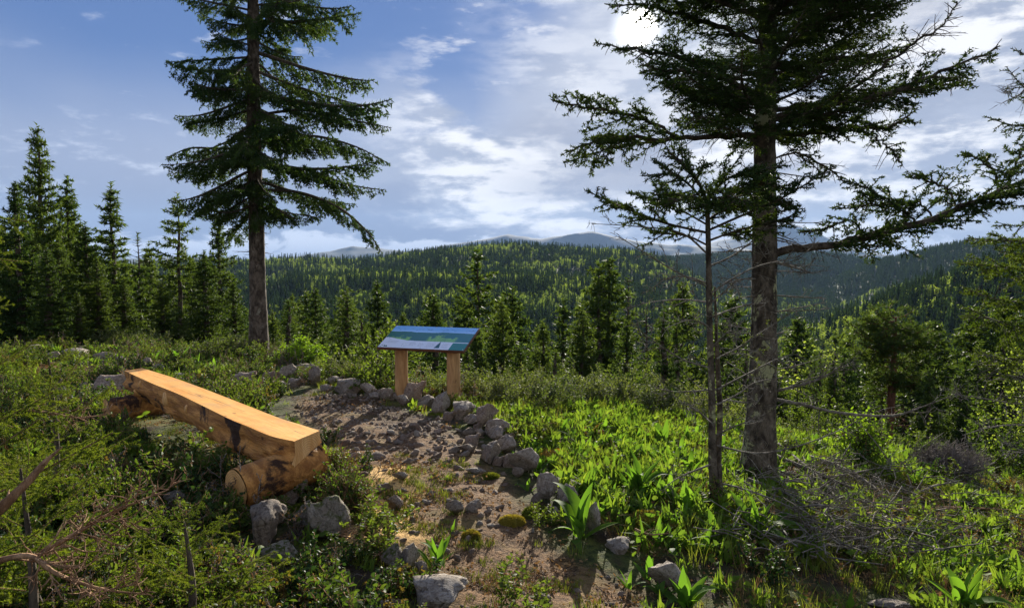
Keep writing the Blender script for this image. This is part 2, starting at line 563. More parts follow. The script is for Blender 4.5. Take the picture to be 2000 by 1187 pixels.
DIRT = gpoly([(560, 790), (600, 765), (700, 772), (790, 790), (860, 815), (930, 850), (960, 885), (985, 920), (1010, 960), (1050, 1010), (1090, 1060),
              (1180, 1100), (1260, 1160), (1280, 1230), (860, 1230), (800, 1140), (760, 1060), (700, 1040), (690, 980), (650, 900), (620, 850), (540, 815)])
DARKD = gpoly([(600, 765), (720, 775), (860, 800), (900, 830), (860, 860), (760, 850), (640, 810)])
SAW = gpoly([(715, 925), (760, 915), (800, 930), (800, 985), (790, 1040), (730, 1045), (700, 990), (705, 950)])
MEADOW = gpoly([(1000, 780), (1200, 800), (1450, 830), (1460, 960), (1350, 1060), (1200, 1040), (1080, 960), (1010, 880)])
LEFTD = gpoly([(60, 705), (240, 712), (250, 735), (120, 745), (50, 730)])


def dirt_w(x, y):
    d = polydist(x, y, DIRT) + 0.22 * fbm(np.asarray(x) * 2.2, np.asarray(y) * 2.2, 7.0, 3)
    d2 = polydist(x, y, LEFTD) + 0.2 * fbm(np.asarray(x) * 2.2, np.asarray(y) * 2.2, 4.0, 3)
    return np.maximum(smstep(d, -0.06, 0.22), smstep(d2, -0.12, 0.2) * 0.8)


xs = axis(-5.5, 6.0, 0.07, -9500, 9500, 1.065)
ys = axis(2.0, 11.5, 0.07, -1500, 9500, 1.065)
GX, GY = np.meshgrid(xs, ys)
GZ = gz(GX, GY)
near = (np.abs(GX) < 9) & (GY > 0) & (GY < 14)
GZ = GZ + np.where(near, 0.030 * fbm(GX * 7, GY * 7, 2.2, 3), 0)
ny, nx = GX.shape
I = (np.arange(ny - 1)[:, None] * nx + np.arange(nx - 1)[None]).ravel()
Q = np.stack([I, I + 1, I + nx + 1, I + nx], axis=1)
gm, t = newmat('ground_soil')
geo = t.n('ShaderNodeNewGeometry').outputs['Position']
a_d = t.n('ShaderNodeAttribute', attribute_name='dirt').outputs['Fac']
a_s = t.n('ShaderNodeAttribute', attribute_name='sawdust').outputs['Fac']
a_k = t.n('ShaderNodeAttribute', attribute_name='dark').outputs['Fac']
a_f = t.n('ShaderNodeAttribute', attribute_name='far').outputs['Fac']
n1 = t.noise(geo, 3.0, 8, 0.65)
n2 = t.noise(geo, 24.0, 6, 0.65)
n3 = t.noise(geo, 90.0, 3, 0.6)
n4 = t.noise(geo, 1.2, 4, 0.6)
soil = t.mix(t.ss(n2, 0.35, 0.65), (0.045, 0.023, 0.011), (0.25, 0.14, 0.066))
soil = t.mix(t.ss(n3, 0.45, 0.7, 0.0, 0.7), soil, (0.33, 0.215, 0.115))
soil = t.mix(t.ss(n1, 0.52, 0.62, 0.0, 0.5), soil, (0.20, 0.15, 0.05))
soil = t.mix(t.m('MULTIPLY', a_k, 0.62), soil, (0.028, 0.015, 0.009))
mossc = t.mix(t.ss(n2, 0.35, 0.65), (0.03, 0.04, 0.012), (0.10, 0.11, 0.025))
mossc = t.mix(t.ss(n1, 0.45, 0.6), mossc, (0.05, 0.035, 0.022))
mossc = t.mix(t.ss(n4, 0.55, 0.65, 0.0, 0.6), mossc, (0.16, 0.15, 0.035))
c = t.mix(a_d, mossc, soil)
c = t.mix(t.m('MULTIPLY', a_s, t.ss(n2, 0.30, 0.50)), c, (0.80, 0.50, 0.18))
c = t.mix(a_f, c, (0.022, 0.036, 0.013))
hgt = t.m('ADD', t.m('MULTIPLY', n2, 1.0), t.m('MULTIPLY', n3, 0.4))
bmp = t.n('ShaderNodeBump', {'Strength': 0.9, 'Distance': 0.03, 'Height': hgt})
p = t.n('ShaderNodeBsdfPrincipled', {'Base Color': c, 'Roughness': 0.95, 'Normal': bmp.outputs[0], 'Specular IOR Level': 0.15})
t.n('ShaderNodeOutputMaterial', {0: p.outputs[0]})
gme = mesh_from('ground', np.stack([GX, GY, GZ], -1).reshape(-1, 3), Q, [gm], None, True)
fx, fy = GX.ravel(), GY.ravel()
nr = near.ravel()
for nm, fn in (('dirt', dirt_w), ('sawdust', lambda x, y: smstep(polydist(x, y, SAW) + 0.25 * fbm(x * 4, y * 4, 1.0, 3), -0.14, 0.02)),
               ('dark', lambda x, y: smstep(polydist(x, y, DARKD) + 0.3 * fbm(x * 2, y * 2, 1.0, 3), -0.1, 0.3))):
    a = gme.attributes.new(nm, 'FLOAT', 'POINT')
    v = np.zeros(len(fx), np.float32)
    v[nr] = fn(fx[nr], fy[nr])
    a.data.foreach_set('value', v)
a = gme.attributes.new('far', 'FLOAT', 'POINT')
a.data.foreach_set('value', smstep(np.hypot(fx, fy), 14, 40).astype(np.float32))
tag(link('ground', gme), 'earthy ridge top falling into the wooded valley and hills', None, None, 'structure')

# ------------------------------------------------------------------ far mountains
mm, t = newmat('mountain_rock')
geo = t.n('ShaderNodeNewGeometry')
pz = t.n('ShaderNodeSeparateXYZ', {0: geo.outputs['Position']}).outputs[2]
st = t.n('ShaderNodeMapping', {0: geo.outputs['Position'], 3: (0.016, 0.004, 0.003)}).outputs[0]
sn = t.noise(st, 1.0, 7, 0.65, 0.5)
snow = t.m('MULTIPLY', t.ss(sn, 0.60, 0.66), t.ss(pz, 260, 340))
c = t.mix(t.ss(pz, 20, 200), (0.016, 0.026, 0.028), (0.028, 0.036, 0.05))
c = t.mix(snow, c, (0.5, 0.54, 0.6))
p = t.n('ShaderNodeBsdfPrincipled', {'Base Color': c, 'Roughness': 0.95})
t.n('ShaderNodeOutputMaterial', {0: p.outputs[0]})


def mountains(name, pxs, rows, dist, label, seed, dep):
    cols = np.arange(-900, 2900, 4.0)
    rws = np.interp(cols, pxs, rows)
    n = 26
    V = []
    azr = np.arctan((cols - 1000) / F)
    H = CAMZ - (rws - 500) / F * dist / 1.0
    for i in range(n):
        u = i / (n - 1.0) * 2 - 1
        rr = dist + u * dep
        prof = 1 - np.abs(u) ** 1.15
        x = rr * np.tan(azr); y = rr + 0 * cols
        base = -140.0
        z = base + (H - base) * prof
        z = z + (fbm(x / 420.0 + seed, y / 420.0, 2.0, 5) * 60 * (1 - abs(u)) * np.clip((H + 140) / 200, 0, 1)) * (abs(u) > 0.02) + 7 * fbm(x / 120.0, y / 120.0 + seed, 0, 3)
        V.append(np.stack([x, y, z], -1))
    V = np.stack(V).reshape(-1, 3)
    nxx = len(cols)
    I = (np.arange(n - 1)[:, None] * nxx + np.arange(nxx - 1)[None]).ravel()
    Q = np.stack([I, I + 1, I + nxx + 1, I + nxx], axis=1)
    tag(link(name, mesh_from(name, V, Q, [mm], None, True)), label, None, None, 'structure')


mountains('mountains', [-900, 0, 540, 590, 640, 690, 740, 790, 830, 880, 930, 960, 990, 1015, 1060, 1100, 1150, 1180, 1230, 1290, 1360, 1420, 1600, 1660, 1700, 1760, 1900, 2900],
          [505, 505, 504, 496, 487, 483, 489, 498, 489, 477, 470, 464, 457, 462, 465, 464, 459, 462, 468, 476, 478, 484, 490, 486, 492, 500, 505, 505],
          6500, 'blue mountains on the horizon beyond the wooded hills', 1.3, 900)
mountains('mountain', [-900, 1290, 1360, 1440, 1500, 1540, 1575, 1610, 1650, 1690, 1740, 2900],
          [520, 520, 482, 462, 444, 436, 446, 462, 478, 496, 516, 520], 8200, 'high mountain with snow streaks behind the fir trunk', 4.1, 1300)

# ------------------------------------------------------------------ branches
def rotz(v, a):
    c, s = math.cos(a), math.sin(a)
    return np.array([v[0] * c - v[1] * s, v[0] * s + v[1] * c, v[2]])


def foliage_on(path, rng, S, t0=0.2, lat_sp=0.07, lat_len=0.45, sub_sp=0.05, sub_len=0.09, ang=55, sag=0.15, tilt=0.25, rise=0.0, prof='fan', bare=0.0, sub_drop=0.0, axn=0.75, third=0):
    """laterals and shoots along a path; fills the dict S of segment lists"""
    seg = np.linalg.norm(np.diff(path, axis=0), axis=1)
    cum = np.concatenate([[0], np.cumsum(seg)]); L = cum[-1]
    s = t0 * L
    side = 1
    while s < L:
        u = s / L
        i = min(np.searchsorted(cum, s) - 1, len(path) - 2); i = max(i, 0)
        f = (s - cum[i]) / (seg[i] + 1e-9)
        p = path[i] * (1 - f) + path[i + 1] * f
        tg = nrm(path[i + 1] - path[i])
        hor = nrm(np.cross(tg, np.array([0, 0, 1.0])))
        upv = np.cross(hor, tg)
        v = (u - t0) / (1 - t0 + 1e-9)
        if prof == 'fan':
            pl = min(1.0, 0.35 + 2.2 * v) * (1 - v) ** 0.75 + 0.10
        else:
            pl = 0.75 * (1 - 0.5 * v)
        ln = lat_len * pl * rng.uniform(0.6, 1.15)
        a = R(ang + rng.uniform(-12, 12))
        d = nrm(tg * math.cos(a) + (hor * side + upv * (rng.normal() * tilt + rise)) * math.sin(a) + np.array([0, 0, -sag * 0.3]))
        nseg = max(2, int(ln / 0.12) + 1)
        pts = [p]
        dd = d.copy()
        for k in range(nseg):
            dd = nrm(dd + np.array([rng.normal() * 0.07, rng.normal() * 0.07, -sag / nseg * 1.3 + (0.5 * sag / nseg if k > nseg / 2 else 0)]))
            pts.append(pts[-1] + dd * ln / nseg)
        pts = np.array(pts)
        isbare = rng.random() < bare
        for k in range(nseg):
            S['w0'].append(pts[k]); S['w1'].append(pts[k + 1])
            r = 0.0045 * (1 - k / nseg) + 0.0015
            S['wr'].append(r)
            if not isbare:
                S['n0'].append(pts[k]); S['n1'].append(pts[k + 1])
        q = 0.06 + rng.random() * sub_sp
        sd = 1
        while q < ln:
            fr = q / ln * nseg; kk = min(int(fr), nseg - 1)
            pp = pts[kk] + (pts[kk + 1] - pts[kk]) * (fr - kk)
            dl = nrm(pts[kk + 1] - pts[kk])
            hh = nrm(np.cross(dl, upv))
            sl = sub_len * rng.uniform(0.6, 1.2) * min(1.0, 1.5 * (1 - q / ln) + 0.45) * min(1, ln / 0.2)
            ds = nrm(dl * 0.65 + hh * sd * 0.75 + upv * rng.normal() * 0.35 + np.array([0, 0, -sub_drop]))
            S['w0'].append(pp); S['w1'].append(pp + ds * sl); S['wr'].append(0.0014)
            if not isbare:
                S['n0'].append(pp); S['n1'].append(pp + ds * sl)
                for _ in range(third):
                    fq = rng.uniform(0.15, 0.7); p3 = pp + ds * sl * fq
                    d3 = nrm(ds * 0.7 + np.cross(ds, upv) * (0.8 if _ % 2 else -0.8) + rng.normal(size=3) * 0.25 + np.array([0, 0, -sub_drop]))
                    S['n0'].append(p3); S['n1'].append(p3 + d3 * sl * 0.6 * (1.1 - fq))
            q += sub_sp * rng.uniform(0.6, 1.4)
            sd = -sd
        side = -side
        s += lat_sp * rng.uniform(0.5, 1.4)
    # leader tip
    k0 = int(len(path) * axn)
    for k in range(k0, len(path) - 1):
        S['n0'].append(path[k]); S['n1'].append(path[k + 1])


def newS():
    return {'n0': [], 'n1': [], 'w0': [], 'w1': [], 'wr': []}


def limb_geo(g, path, r0, r1, rng, fol=True, nd=150, nl=0.022, nw=0.004, flat=0.5, mn=0, mw=1, wk=2.0, **kw):
    tube(g, path, [r0, r0 * 0.75 + r1 * 0.25, r1], 6, mw, 0.15, rng.random() * 9, False)
    if fol:
        S = newS()
        foliage_on(path, rng, S, **kw)
        needles(g, S['n0'], S['n1'], nd, nl, nw, rng, mn, flat)
        wr = np.array(S['wr']) * wk
        sticks(g, S['w0'], S['w1'], wr, wr * 0.6, mw)


def lib_branch(seed, L, droop, upturn, mats, name, **kw):
    rng = np.random.default_rng(seed)
    t = np.linspace(0, 1, 14)
    path = np.stack([L * t, 0.05 * L * np.sin(t * 5 + seed) * t, -droop * L * t ** 1.3 + upturn * L * t ** 3], -1)
    g = Geo()
    limb_geo(g, path, kw.pop('r0', 0.02) , 0.004, rng, **kw)
    return g.mesh(name, mats)


def dead_geo(g, path, r0, rng, m=0, n=14, ln=0.35, lvl=2, r1=0.002, gap=0.1):
    """bare branch with bare side twigs"""
    path = np.asarray(path)
    tube(g, path, [r0, r0 * 0.7, r1], 6, m, 0.25, rng.random() * 9, False)
    if lvl <= 0: return
    for k in range(n):
        u = gap + (0.98 - gap) * (k + rng.random()) / n
        i = min(int(u * (len(path) - 1)), len(path) - 2)
        p = path[i] + (path[i + 1] - path[i]) * (u * (len(path) - 1) - i)
        tg = nrm(path[i + 1] - path[i])
        d = nrm(tg * 0.8 + nrm(rng.normal(size=3)) * 0.9)
        l = ln * (1.1 - u * 0.7) * rng.uniform(0.4, 1.2)
        q = [p]
        dd = d
        for j in range(4):
            dd = nrm(dd + rng.normal(size=3) * 0.16 + np.array([0, 0, 0.03]))
            q.append(q[-1] + dd * l / 4)
        dead_geo(g, np.array(q), max(r0 * 0.38 * (1.1 - u), 0.0022), rng, m, max(2, int(n * 0.45)), ln * 0.42, lvl - 1, 0.0009, 0.2)


# hero spruce library (left tree, about 14 m off)
SPB = [lib_branch(10 + i, 2.0, 0.26, 0.16, [M_SPR, M_TWIG], 'spruce_branch', r0=0.028, t0=0.16, lat_sp=0.055, lat_len=0.66, sub_sp=0.05, sub_len=0.15, third=2, axn=0.3,
                  sag=0.55, tilt=0.2, nd=75, nl=0.045, nw=0.021, flat=0.1, sub_drop=0.25, wk=1.0) for i in range(5)]
SPU = [lib_branch(30 + i, 1.5, -0.12, 0.05, [M_SPR, M_TWIG], 'spruce_branch', r0=0.02, t0=0.12, lat_sp=0.055, lat_len=0.5, sub_sp=0.05, sub_len=0.14, third=1, axn=0.2,
                  sag=0.25, tilt=0.25, nd=75, nl=0.045, nw=0.021, flat=0.1, wk=1.0) for i in range(3)]
# fir library (right tree, about 7 m off)
FIB = [lib_branch(50 + i, 1.7, 0.05, 0.16, [M_FIR, M_TWIG], 'fir_branch', r0=0.02, t0=0.15, lat_sp=0.045, lat_len=0.60, sub_sp=0.042, sub_len=0.12, third=2, axn=0.5,
                  sag=0.1, tilt=0.3, nd=120, nl=0.026, nw=0.011, flat=0.45, bare=0.12, wk=1.0) for i in range(4)]
# close young spruce
YSB = [lib_branch(70 + i, 0.75, 0.1, 0.05, [M_YSPR, M_BROWN], 'spruce_branch', r0=0.0045, t0=0.06, lat_sp=0.070, lat_len=0.38, sub_sp=0.06, sub_len=0.10, axn=0.0, third=0,
                  sag=0.2, tilt=0.3, nd=1100, nl=0.018, nw=0.0042, flat=0.15, wk=0.6) for i in range(4)]

_mx = Matrix.Identity(4)


def put_branch(parent, me, loc, azim, pitch, scale, roll=0.0, name='branch'):
    o = link(name, me, parent)
    o.location = loc
    o.rotation_euler = Euler((roll, pitch, azim), 'XYZ')
    if np.isscalar(scale): o.scale = (scale,) * 3
    else: o.scale = scale
    return o


def trunk_part(parent, pts, radii, mat, k=16, n=60, rough=0.12, seed=1.0, name='trunk', base=None):
    g = Geo()
    tube(g, spline(pts, n), radii, k, 0, rough, seed)
    o = link(name, g.mesh(name, [mat], True), parent)
    return o


def plimb(pts, dy0, dy1, Yb):
    n = len(pts)
    return np.array([at(x, y, Yb + dy0 + (dy1 - dy0) * i / (n - 1.0)) for i, (x, y) in enumerate(pts)])


# ---- left hero spruce
rng = np.random.default_rng(5)
Yt = 14.0
b = at(506, 680, Yt); b[2] = gz(b[0], b[1]) - 0.1
P = [b] + [at(x, y, Yt) for x, y in ((503, 560), (501, 430), (497, 300), (495, 150), (494, 0), (492, -160), (490, -300))]
root = empty('spruce_tree', b, 'tall dark spruce with a bare lower trunk standing behind the log bench', 'tree')
P = np.array(P)
trunk_part(root, P - b, [0.20, 0.155, 0.145, 0.135, 0.12, 0.10, 0.07, 0.02], M_BARK, 18, 120, 0.14, 2.0)
tp = spline(P, 200)
zz = tp[:, 2]
z0 = at(500, 405, Yt)[2]; z1 = tp[-1, 2]
n = 104
for i in range(n):
    u = ((i + rng.random()) / n)
    u = u ** 1.05
    z = z0 + (z1 - z0) * u
    j = int(np.argmin(np.abs(zz - z)))
    azim = i * 2.39996 + rng.uniform(-0.35, 0.35)
    # longer limbs to the right of the picture, as the tree grew there
    c = math.cos(azim)
    full = np.interp(u, [0, 0.08, 0.3, 0.45, 0.6, 0.8, 1.0], [1.9, 2.35, 2.5, 2.25, 2.0, 1.3, 0.25])
    full *= 0.84 + (0.20 * c if c > 0 else 0.10 * c)
    full *= rng.choice([rng.uniform(0.45, 0.8), rng.uniform(0.8, 1.12)], p=[0.45, 0.55])
    if abs(c) < 0.5: full *= 0.8
    if u < 0.45:
        me = SPB[int(rng.integers(5))]; base = 2.0; pit = rng.uniform(-0.12, 0.34)
    elif u < 0.7:
        me = SPB[int(rng.integers(5))]; base = 2.0; pit = rng.uniform(-0.3, -0.05)
    else:
        me = SPU[int(rng.integers(3))]; base = 1.5; pit = rng.uniform(-0.4, -0.1)
    s = full / base
    put_branch(root, me, tp[j] - b, azim, pit, (s, max(s, 0.75) * rng.uniform(0.8, 1.05), max(s, 0.7) * rng.uniform(0.9, 1.5)), rng.uniform(-0.5, 0.5))
# the long lowest limbs, each its own
for (pts, dy, r0, ll) in [([(500, 372), (580, 375), (660, 405), (715, 450), (745, 492)], -0.3, .035, .62), ([(500, 320), (590, 330), (680, 360), (755, 372)], 0.3, .03, .55),
                          ([(498, 280), (600, 265), (690, 285), (760, 320)], -0.5, .03, .55), ([(498, 225), (600, 215), (690, 235), (765, 250)], 0.1, .03, .5),
                          ([(498, 350), (450, 375), (410, 395), (375, 425)], -0.4, .028, .5), ([(497, 290), (420, 290), (370, 290), (325, 308)], 0.2, .026, .5),
                          ([(500, 395), (470, 410), (440, 415), (400, 408)], -0.7, .022, .45)]:
    g = Geo()
    path = spline(plimb(pts, 0, dy, Yt), 24) - b
    limb_geo(g, path, r0, 0.005, rng, nd=75, nl=0.045, nw=0.021, flat=0.1, t0=0.22, lat_sp=0.05, lat_len=ll, sub_sp=0.05, sub_len=0.15, third=2, axn=0.35, sag=0.7, tilt=0.35, sub_drop=0.3, wk=1.0)
    link('branch', g.mesh('branch', [M_SPR, M_TWIG]), root)
# small dead stubs on the trunk
g = Geo()
for i in range(26):
    z = rng.uniform(1.2, 4.3)
    j = int(np.argmin(np.abs(zz - z)))
    a = rng.uniform(0, 6.28)
    d = np.array([math.cos(a), math.sin(a), rng.uniform(-0.3, 0.3)])
    q = tp[j] - b + np.linspace(0.1, rng.uniform(0.3, 0.6), 5)[:, None] * d
    dead_geo(g, q, 0.010, rng, 0, 4, 0.16, 1)
tag(link('dead_twigs', g.mesh('dead_twigs', [M_TWIG]), root), kind='stuff')

# ---- right hero fir
rng = np.random.default_rng(8)
b = G(1480, 935)
Yf = b[1]
b = b - np.array([0, 0, 0.08])
P = np.array([b] + [at(x, y, Yf) for x, y in ((1487, 800), (1492, 650), (1493, 480), (1494, 300), (1497, 150), (1500, 0), (1502, -160), (1503, -340), (1503, -560))])
root = empty('fir_tree', b, 'big fir with lichen spotted trunk and long dark limbs before the sun', 'tree')
trunk_part(root, P - b, [0.165, 0.122, 0.108, 0.10, 0.088, 0.08, 0.07, 0.055, 0.04, 0.015], M_FBARK, 20, 160, 0.13, 5.0)
tp = spline(P, 240); zz = tp[:, 2]


LIMBS = [
    # pts, dy end, r0, t0, lat_len, bare, rise
    ([(1485, 262), (1400, 268), (1300, 272), (1200, 268), (1105, 296)], -0.3, .026, .38, .42, .0, .0),
    ([(1330, 272), (1255, 232), (1165, 214), (1078, 196)], -0.5, .014, .2, .34, .0, .1),
    ([(1300, 272), (1220, 285), (1160, 300), (1100, 318)], 0.2, .010, .2, .32, .0, -.1),
    ([(1488, 235), (1420, 205), (1350, 180), (1285, 160)], 0.5, .022, .15, .42, .05, .0),
    ([(1490, 190), (1400, 150), (1330, 140), (1250, 128)], -0.4, .024, .15, .36, .05, .0),
    ([(1492, 150), (1400, 126), (1290, 106), (1162, 84)], 0.0, .024, .2, .30, .0, .0),
    ([(1494, 90), (1400, 50), (1300, 20), (1185, 8)], 0.4, .024, .15, .32, .0, .0),
    ([(1496, 40), (1400, 0), (1300, -20), (1190, -30)], -0.3, .022, .15, .45, .0, .0),
    ([(1498, 0), (1400, -50), (1300, -60), (1220, -90)], 0.2, .02, .15, .42, .0, .0),
    ([(1505, 262), (1590, 258), (1660, 250), (1740, 246), (1790, 215)], 0.1, .026, .12, .36, .0, .0),
    ([(1700, 252), (1725, 280), (1745, 300), (1762, 325)], -0.1, .008, .3, .14, .0, .0),
    ([(1505, 232), (1620, 206), (1740, 180), (1850, 135), (1952, 90)], -0.3, .027, .25, .50, .25, .1),
    ([(1505, 215), (1610, 200), (1700, 190), (1800, 170), (1900, 165)], 0.4, .02, .2, .38, .1, .0),
    ([(1620, 200), (1700, 150), (1780, 90), (1835, 55), (1870, 5)], 0.2, .014, .2, .42, .93, .2),
    ([(1505, 130), (1600, 118), (1680, 110), (1770, 95)], 0.3, .024, .1, .42, .1, .0),
    ([(1505, 75), (1590, 40), (1660, 20), (1740, 10)], -0.2, .022, .1, .42, .0, .0),
    ([(1505, 15), (1580, -20), (1660, -30), (1735, -60)], 0.1, .022, .1, .42, .0, .0),
    ([(1505, 310), (1560, 300), (1620, 330), (1650, 350)], 0.2, .009, .1, .3, .85, .0),
    ([(1505, 250), (1560, 235), (1610, 228), (1680, 215)], -0.6, .016, .1, .4, .0, .0),
    ([(1488, 280), (1450, 262), (1390, 240), (1340, 215)], -0.7, .016, .1, .4, .05, .0),
]
for (pts, dy, r0, t0, ll, bare, rise) in LIMBS:
    g = Geo()
    path = spline(plimb(pts, 0 if pts[0][0] in range(1480, 1510) else dy * 0.3, dy, Yf), 26) - b
    path[1:-1] += rng.normal(size=(24, 3)) * 0.008
    limb_geo(g, path, r0, 0.004, rng, nd=140, nl=0.026, nw=0.0115, flat=0.3, wk=1.0, t0=t0, lat_sp=0.034, lat_len=ll * 1.12, sub_sp=0.036, sub_len=0.105, third=2, axn=0.35, sag=0.12, tilt=0.5,
             rise=rise, bare=bare)
    # grey hanging twigs below the limb
    S = newS()
    foliage_on(path, rng, S, t0=0.1, lat_sp=0.10, lat_len=0.30, sub_sp=0.06, sub_len=0.08, sag=0.5, tilt=0.6, rise=-0.5, bare=1.0)
    wr = np.array(S['wr']) * 0.9
    sticks(g, S['w0'], S['w1'], wr, wr * 0.5, 1)
    link('branch', g.mesh('branch', [M_FIR, M_TWIG]), root)
# the long low limb reaching right
LOW = [
    ([(1500, 497), (1560, 486), (1640, 474), (1720, 455), (1800, 435), (1880, 405), (1950, 375), (2030, 335)], -0.5, .034, .22, .34, .0, .1),
    ([(1790, 435), (1755, 405), (1700, 372), (1640, 348)], -0.5, .011, .15, .17, .0, .25),
    ([(1820, 425), (1790, 395), (1720, 400), (1625, 408)], -0.3, .009, .2, .17, .0, .1),
    ([(1870, 405), (1850, 370), (1800, 350), (1770, 345)], -0.4, .009, .1, .17, .0, .2),
    ([(1950, 375), (1940, 335), (1915, 315), (1885, 298)], -0.4, .009, .1, .17, .0, .2),
    ([(1960, 370), (1985, 320), (2000, 290), (2040, 270)], -0.3, .010, .1, .2, .0, .2),
    ([(1690, 462), (1660, 430), (1620, 445), (1560, 455)], -0.1, .008, .1, .17, .1, .1),
    ([(1860, 410), (1900, 395), (1960, 385), (2030, 370)], -0.7, .010, .1, .25, .0, .0),
    ([(1620, 475), (1680, 478), (1720, 480), (1760, 462)], -0.2, .007, .2, .14, .3, -.4),
]
for (pts, dy, r0, t0, ll, bare, rise) in LOW:
    g = Geo()
    path = spline(plimb(pts, 0 if pts[0][0] == 1500 else dy * 0.5, dy, Yf), 26) - b
    path[1:-1] += rng.normal(size=(24, 3)) * 0.007
    limb_geo(g, path, r0, 0.004, rng, nd=150, nl=0.026, nw=0.0115, wk=1.0, flat=0.35, t0=t0, lat_sp=0.030, lat_len=ll * 1.45, sub_sp=0.036, sub_len=0.10, third=2, axn=0.3, sag=0.10, tilt=0.5, rise=rise, bare=bare)
    if r0 > 0.03:
        S = newS()
        foliage_on(path, rng, S, t0=0.05, lat_sp=0.05, lat_len=0.22, sub_sp=0.06, sub_len=0.06, sag=0.3, tilt=0.8, rise=-0.2, bare=1.0)
        wr = np.array(S['wr']) * 0.9
        sticks(g, S['w0'], S['w1'], wr, wr * 0.5, 1)
        tube(g, path, [0.035, 0.028, 0.012], 8, 1, 0.2, 2.0, False)
    link('branch', g.mesh('branch', [M_FIR, M_TWIG]), root)
# limbs to and from the camera and in the crown above the picture
for i in range(125):
    u = (i + rng.random()) / 125
    z = at(1495, 275, Yf)[2] + u * (zz[-1] - at(1495, 275, Yf)[2])
    j = int(np.argmin(np.abs(zz - z)))
    azim = i * 2.39996 + rng.uniform(-0.3, 0.3)
    s = np.interp(u, [0, 0.15, 0.5, 1.0], [0.75, 0.95, 0.9, 0.15]) * rng.uniform(0.7, 1.05)
    if abs(math.cos(azim)) > 0.6 and u < 0.3: s *= 0.75
    if math.cos(azim) < -0.2 and at(0, 150, Yf)[2] < z < at(0, -20, Yf)[2]: s *= 0.55
    put_branch(root, FIB[int(rng.integers(4))], tp[j] - b, azim, rng.uniform(-0.35, 0.05), s, rng.uniform(-0.3, 0.3))
# dead twigs round the trunk
g = Geo()
for i in range(46):
    py = rng.uniform(300, 800)
    j = int(np.argmin(np.abs(zz - at(1490, py, Yf)[2])))
    a = rng.uniform(0, 6.28)
    d = np.array([math.cos(a), math.sin(a), rng.uniform(-0.25, 0.3)])
    l = rng.uniform(0.15, 0.55)
    tt = np.linspace(0.09, l + 0.1, 7)[:, None]
    q = tp[j] - b + tt * d + np.array([0, 0, 1.0]) * (tt ** 2) * rng.uniform(-0.3, 0.3)
    dead_geo(g, q, 0.007, rng, 0, 6, 0.2, 2)
for pts in ([(1505, 778), (1560, 788), (1640, 806), (1740, 812), (1800, 795), (1868, 768)], [(1490, 770), (1600, 740), (1660, 700)], [(1500, 510), (1545, 520), (1590, 535)]):
    path = spline(plimb(pts, 0, -0.4, Yf), 16) - b
    dead_geo(g, path, 0.016, rng, 0, 14, 0.34, 2)
tag(link('dead_twigs', g.mesh('dead_twigs', [M_DEAD]), root), kind='stuff')
# lichen and moss cushions on the bark
g = Geo()

# ---- small fir with two stems in front
rng = np.random.default_rng(11)
b = G(1398, 985)
Ys = b[1]; b = b - np.array([0, 0, 0.06])
root = empty('small_fir_tree', b, 'slender double stemmed small fir in front of the big lichen covered trunk', 'tree')
P = np.array([b] + [at(x, y, Ys) for x, y in ((1391, 880), (1390, 760), (1386, 640), (1384, 520), (1383, 460), (1378, 390), (1350, 335), (1308, 297))])
trunk_part(root, P - b, [0.040, 0.028, 0.024, 0.022, 0.020, 0.018, 0.014, 0.009, 0.004], M_FBARK, 12, 90, 0.18, 3.0)
P2 = np.array([b + [0.04, 0.02, 0]] + [at(x, y, Ys + 0.05) for x, y in ((1403, 900), (1406, 800), (1401, 700), (1399, 640), (1396, 560))])
trunk_part(root, P2 - b, [0.030, 0.024, 0.020, 0.016, 0.011, 0.006], M_FBARK, 10, 60, 0.18, 6.0)
SF = [
    ([(1383, 455), (1300, 436), (1230, 410), (1148, 374)], -0.2, .010, .25, .24, .0, .1),
    ([(1383, 440), (1310, 400), (1260, 385), (1243, 375)], 0.3, .008, .2, .22, .0, .0),
    ([(1380, 400), (1345, 360), (1310, 340), (1275, 345)], -0.3, .008, .1, .22, .0, .1),
    ([(1378, 380), (1350, 340), (1325, 315), (1303, 292)], 0.0, .008, .2, .20, .0, .2),
    ([(1378, 392), (1420, 350), (1470, 335), (1525, 325)], -0.2, .010, .08, .28, .0, .0),
    ([(1380, 410), (1430, 375), (1480, 360), (1520, 345)], -0.35, .010, .05, .30, .0, .0),
    ([(1382, 430), (1430, 400), (1490, 385), (1540, 395)], 0.2, .010, .05, .26, .0, .0),
    ([(1383, 450), (1440, 425), (1510, 395), (1570, 362), (1628, 324)], -0.25, .010, .3, .18, .0, .1),
    ([(1384, 470), (1440, 450), (1500, 435), (1560, 420)], 0.2, .009, .15, .24, .0, .0),
    ([(1384, 480), (1340, 460), (1290, 455), (1250, 440)], 0.25, .008, .3, .20, .1, .0),
    ([(1380, 420), (1400, 395), (1430, 385), (1450, 395)], -0.6, .008, .05, .26, .0, .0),
    ([(1380, 400), (1360, 385), (1335, 385), (1320, 392)], -0.6, .008, .05, .22, .0, .0),
]
for (pts, dy, r0, t0, ll, bare, rise) in SF:
    g = Geo()
    path = spline(plimb(pts, 0, dy, Ys), 20) - b
    limb_geo(g, path, r0, 0.003, rng, nd=240, nl=0.023, nw=0.0085, flat=0.3, t0=t0, lat_sp=0.026, lat_len=ll * 1.5, sub_sp=0.034, sub_len=0.08, third=1, axn=0.3, sag=0.10, tilt=0.45, rise=rise, bare=bare, wk=1.2)
    link('branch', g.mesh('branch', [M_FIR, M_TWIG]), root)
g = Geo()
